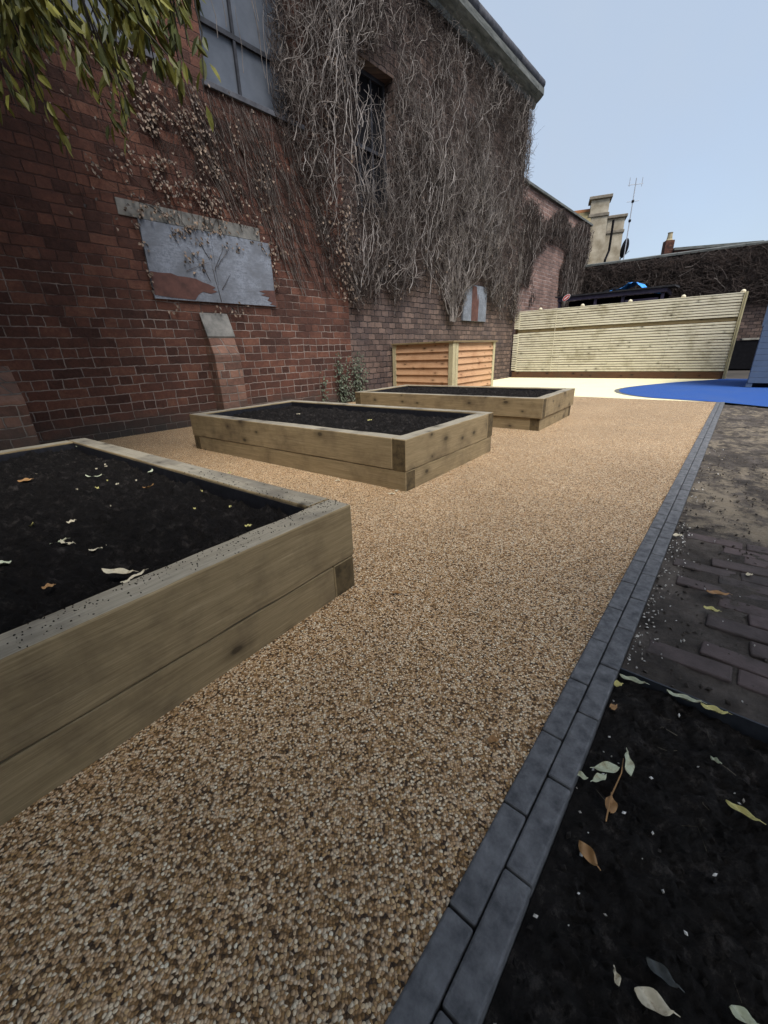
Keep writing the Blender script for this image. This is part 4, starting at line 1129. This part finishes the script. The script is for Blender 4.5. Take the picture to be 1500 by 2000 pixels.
for i in range(10):
    px1, py1 = random.choice(((330, 70), (345, 130), (395, 190), (320, 140), (380, 30), (265, 250), (350, 20), (250, 215), (310, 110), (180, 60))); px1 += random.gauss(0, 8); py1 += random.gauss(0, 10)
    dp = random.uniform(3.2, 4.0)
    p1 = far(px1, py1, dp); p0 = far(px1 - random.uniform(20, 120), -random.uniform(60, 260), dp + random.uniform(-.3, .1))
    spray(p0, p1, random.randint(7, 14), .12)
for i in range(16):                        # bare dark twigs against the window
    px1, py1 = random.uniform(180, 320), random.uniform(20, 95); dp = random.uniform(3.2, 4.2)
    spray(far(px1 - random.uniform(-60, 90), -random.uniform(40, 160), dp), far(px1, py1, dp + .1), 1, .1)
LC.build('crown_and_shade_lumps', LEAF_T, tr); TW.build('branch_twigs', TWIG, tr)
random.seed(99)

# ---------------------------------------------------------------- fallen leaves, twigs, chippings
def leaf_mesh(L, Wd, curl, fold, mat, shape='long'):
    nx, ny = 10, 4; v = []; f = []
    for i in range(nx + 1):
        t = i / nx; w = Wd * (math.sin(math.pi * t ** .85) ** .8 if 0 < t < 1 else 0) * .5
        for j in range(ny + 1):
            s = (j / ny - .5) * 2
            v.append((L * (t - .5), s * w, curl * (2 * t - 1) ** 2 * L + fold * abs(s) * w + .004 * math.sin(9 * t + 3 * s)))
    for i in range(nx):
        for j in range(ny): f.append((i * (ny + 1) + j, i * (ny + 1) + j + 1, (i + 1) * (ny + 1) + j + 1, (i + 1) * (ny + 1) + j))
    n = len(v); v += [(L * .5, -.0012, curl * L), (L * .5, .0012, curl * L), (L * .66, .0008, curl * L * .7), (L * .66, -.0008, curl * L * .7)]; f.append((n, n + 1, n + 2, n + 3))
    me = bpy.data.meshes.new('fallen_leaf'); me.from_pydata(v, [], f); me.polygons.foreach_set('use_smooth', [True] * len(f)); me.materials.append(mat); me.update(); return me
def fallen(px, py, z, L, Wd, ang, mat, label, group, curl=.10, fold=.35, tilt=(0, 0), nudge=0.0):
    if nudge: z += .012
    p = gp(px, py, z) - KD * nudge
    o = bpy.data.objects.new('fallen_leaf', leaf_mesh(L, Wd, curl, fold, mat)); COL.objects.link(o)
    o.location = p + Vector((0, 0, .006)); o.rotation_euler = (tilt[0], tilt[1], R(ang))
    return tag(o, label, 'leaf', group)
GB = 'leaves on the nearest bed'; GS = 'leaves on the dark soil border'; GP = 'leaves on the gravel path'; GE = 'leaves on the trodden earth'
ZS = .36
for a_ in [(232, 1122, .10, .032, 0, LF_CRM, 'largest cream leaf at the near edge of the nearest bed'), (262, 1132, .075, .016, 55, LF_CRM, 'narrow cream leaf touching the timber rim of the nearest bed'),
           (110, 1064, .085, .022, 10, LF_PALE, 'pale leaf with a crumpled stalk in the middle of the nearest bed'), (132, 1066, .07, .02, -20, LF_CRM, 'cream leaf lying over the crumpled pale leaf'), (62, 1030, .075, .018, 150, LF_YEL, 'curled yellowish leaf with a long stalk on the nearest bed'),
           (193, 1076, .06, .014, 60, LF_CRM, 'thin straw coloured leaf alone near the bed middle'), (357, 991, .032, .026, 30, LF_YEL, 'small bright yellow round leaf on black soil'), (50, 941, .07, .036, 20, LF_BRN, 'orange brown broad leaf toward the back of the nearest bed'),
           (184, 934, .09, .02, 8, LF_PALE, 'pale green leaf with two lobes below the far rim'), (62, 929, .06, .016, 0, LF_CRM, 'thin cream leaf just behind the orange brown leaf'), (296, 924, .06, .032, 100, LF_PALE, 'upturned whitish leaf against the far rim of the nearest bed'),
           (291, 954, .06, .018, 10, LF_BRN, 'tan curled leaf below the upturned whitish leaf'), (5, 1104, .05, .026, 60, LF_PALE, 'pale leaf at the left picture edge on the nearest bed'), (388, 1022, .026, .012, 0, LF_CRM, 'tiny cream leaf scrap right of the bright yellow leaf'),
           (140, 1022, .03, .018, 40, LF_CRM, 'tiny curled cream leaf above the crumpled pale leaf'), (95, 1149, .03, .018, 40, LF_BRN, 'dull brown leaf scrap near the front rim of the bed'), (153, 874, .03, .016, 10, LF_PALE, 'pale scrap in the back corner of the nearest bed'),
           (190, 955, .035, .016, -30, LF_YEL, 'small yellow green pair of leaflets under the lobed leaf'), (418, 952, .03, .02, 0, LF_CRM, 'cream leaf scrap against the far rim near its corner'), (485, 1030, .025, .014, 20, LF_YEL, 'tiny yellow scrap near the right corner of the soil')]:
    fallen(a_[0], a_[1], ZS, a_[2], a_[3], a_[4], a_[5], a_[6], GB, curl=random.uniform(.05, .2), tilt=(random.gauss(0, .2), random.gauss(0, .15)))
for i in range(16):
    fallen(random.uniform(150, 460), random.uniform(905, 1010), ZS, random.uniform(.012, .022), random.uniform(.007, .012), random.uniform(0, 360), random.choice((LF_CRM, LF_YEL)), 'tiny pale leaf crumb on the black soil of the nearest bed', 'leaf crumbs on the nearest bed')
ZB_ = -.020
for a_ in [(1236, 1327, .075, .020, -52, LF_PALE, 'pale green pointed leaf under the metal edging next to the kerb'), (1208, 1335, .026, .022, 0, LF_YEL, 'small round lime leaf beside the kerb below the edging'), (1335, 1362, .085, .024, -42, LF_PALE, 'pale green leaf with a brown half along the metal edging'),
           (1393, 1385, .062, .026, -38, LF_YEL, 'broad yellow brown leaf under the metal edging'), (1148, 1672, .05, .026, -70, LF_BRN, 'tan curled leaf with a torn edge on the dark soil'), (1192, 1574, .048, .026, 60, LF_BRN, 'brown crinkled leaf at the foot of the leafy sprig'),
           (1448, 1588, .062, .016, -50, LF_YEL, 'slender yellow green leaf at the right side of the soil'), (1274, 1962, .055, .03, -30, LF_CRM, 'large grey cream torn leaf at the bottom of the soil'), (1203, 1912, .022, .011, 80, LF_CRM, 'small whitish leaf fragment above the large torn leaf'),
           (1450, 1990, .04, .02, -30, LF_PALE, 'pale leaf in the bottom right corner'), (1396, 1488, .022, .012, -60, LF_PALE, 'tiny grey green leaf scrap in the middle of the soil'), (1198, 1385, .03, .02, 30, LF_BRN, 'crumbled brown leaf near the kerb below the lime leaf'), (1290, 1905, .05, .022, -45, LF_DRK, 'dull dark leaf half sunk in the soil above the torn leaf')]:
    fallen(a_[0], a_[1], ZB_, a_[2], a_[3], a_[4], a_[5], a_[6], GS, curl=random.uniform(.04, .15), tilt=(random.gauss(0, .15), random.gauss(0, .12)), nudge=.012 if 'edging' in a_[6] else 0)
for a_ in [(775, 1160, .045, .02, -10, LF_BRN, 'brown curled leaf alone on the gravel near the nearest bed corner'), (963, 1448, .035, .022, 0, LF_BRN, 'dull brown leaf on the gravel close to the kerb'), (1430 - 12, 1330, .0, .0, 0, None, None),
           (765, 966, .05, .018, 0, LF_CRM, 'pale cream leaf scraps under the middle bed corner'), (660, 940, .04, .014, 10, LF_CRM, 'thin cream leaf on the gravel before the middle bed'), (775, 960, .03, .014, 40, LF_CRM, 'small folded cream leaf below the middle bed corner'), (880, 928, .03, .018, 20, LF_BRN, 'tiny dark leaf by the right side of the middle bed')]:
    if a_[6]: fallen(a_[0], a_[1], .003, a_[2], a_[3], a_[4], a_[5], a_[6], GP)
for a_ in [(1388, 1193, .05, .028, -40, LF_YEL, 'cream yellow leaf on the old brick paving'), (1322, 1048, .05, .03, 0, LF_CRM, 'white curled leaf or shell at the kerb edge by the old bricks'), (1400, 1162, .08, .03, -20, LF_BRN, 'dark wet leaf on the old brick paving'), (1462, 1125, .03, .02, 0, LF_CRM, 'small cream leaf on the right of the old bricks')]:
    fallen(a_[0], a_[1], -.008, a_[2], a_[3], a_[4], a_[5], a_[6], GE)
for a_ in [(540 + 43, 810, .04, .025, 0, LF_CRM, 'white scrap in the back of the middle bed soil'), (722, 822, .05, .02, 30, LF_YEL, 'pale yellow scrap in the middle bed soil')]:
    fallen(a_[0], a_[1], .365, a_[2], a_[3], a_[4], a_[5], a_[6], 'scraps on the middle bed')
# sprig
sp0 = gp(1200, 1545, -.016); sgp = tag(empty('leafy_sprig', sp0, R(50)), 'fallen sprig with a pale stalk and four grey green leaves on the dark soil', 'sprig')
b = MB(); b.tube([(-.09, 0, .004), (-.03, .004, .012), (.05, -.004, .012), (.10, .0, .008)], [.0018, .0018, .0015, .001], 5); b.build('stalk', LF_BRN, sgp)
for (x, y, a_, L) in [(.04, .028, 125, .062), (.0, .036, 150, .045), (.085, -.012, 20, .06), (-.02, .075, 100, .035)]:
    link('leaf', leaf_mesh(L, L * .42, .06, .3, LF_PALE), None, sgp, (x, y, .014), (random.gauss(0, .15), random.gauss(0, .15), R(a_)))
# white chippings
def chips(name, n, fn, mat, kind='stuff', lo=.003, hi=.007):
    V = []; Fc = []
    for i in range(n):
        p = fn(); r = random.uniform(lo, hi); k = len(V)
        M = Matrix.Rotation(random.uniform(0, 6.28), 3, Vector((random.random() - .5, random.random() - .5, random.random() - .5)).normalized())
        for q in ((1.5, 0, 0), (-1.4, 0, 0), (0, 1, 0), (0, -1, 0), (0, 0, .7), (0, 0, -.7)): V.append(tuple(p + M @ (Vector(q) * r)))
        Fc += [(k + a, k + c, k + d) for a, c, d in ((0, 2, 4), (2, 1, 4), (1, 3, 4), (3, 0, 4), (2, 0, 5), (1, 2, 5), (3, 1, 5), (0, 3, 5))]
    me = bpy.data.meshes.new(name); me.from_pydata(V, [], Fc); me.update()
    return tag(link(name, me, mat), kind=kind)
def chip_pos():
    t = random.random()
    if t < .45: return kp(random.uniform(EDG + .05, 2.4), .122 + abs(random.gauss(0, .035)), -.014)
    if t < .7: return kp(random.uniform(EDG + .05, 2.2), random.uniform(.13, 1.2), -.006)
    if t < .8: return kp(random.uniform(2.4, 5), .122 + abs(random.gauss(0, .08)), -.014)
    return kp(random.uniform(-.9, EDG - .02), .122 + abs(random.gauss(0, .16)), -.028)
chips('gravel_chippings', 340, chip_pos, CHIP, lo=.0018, hi=.0048)
def lump_pos():
    return kp(random.uniform(-1.1, EDG - .01), .13 + random.random() ** 1.5 * 1.5, -.03)
def crumb_pos():
    return kp(random.uniform(EDG + .03, 4.5), .125 + random.random() ** 1.3 * 2.0, -.016)
chips('earth_crumbs', 1300, crumb_pos, EARTH, lo=.002, hi=.008)
chips('soil_clods', 1000, lump_pos, BEDSOIL, lo=.0015, hi=.0075)
def grit_pos():
    t = random.random()
    al = random.uniform(-.6, 6); return kp(al, -.003 - abs(random.gauss(0, .012)), .003)
chips('loose_gravel', 300, grit_pos, m_leaf('tan_grit', (0.22, 0.13, 0.06), (0.5, 0.38, 0.24)), lo=.002, hi=.005)
# soil spilt along the rim of the nearest bed
_u = Vector((-math.sin(R(52.069)), math.cos(R(52.069)), 0)); O1 = Vector((-0.141, 1.613, 0))
def rim_pos():
    t = random.random()
    p = O1 - _v * (random.random() * 1.5) + _u * (.127 * min(1, abs(random.gauss(.75, .3)))) if t < .75 else O1 + _u * random.uniform(0, 1.2) - _v * (.127 * min(1, abs(random.gauss(.8, .3))))
    return Vector((p.x, p.y, .404))
chips('soil_crumbs', 700, rim_pos, COMPOST, lo=.0008, hi=.0028)

def soil_twigs(name, n, fn, mat):
    S = Stems()
    for i in range(n):
        p = np.array(fn()); a = random.uniform(0, 6.28); L = random.uniform(.015, .07); d = np.array([math.cos(a), math.sin(a), 0]); q = np.array([-d[1], d[0], 0]) * random.gauss(0, .012)
        S.add([p - d * L / 2, p + q + np.array([0, 0, random.uniform(.001, .006)]), p + d * L / 2], random.uniform(.0005, .0012), .0004)
    return tag(S.build(name, mat, None), kind='stuff')
soil_twigs('soil_twigs', 70, lambda: kp(random.uniform(-.9, EDG - .03), random.uniform(.13, 1.2), -.027), m_plain('pale_root_fibre', (0.06, 0.05, 0.035), (0.2, 0.17, 0.12), 20, 0.9, 0.0))
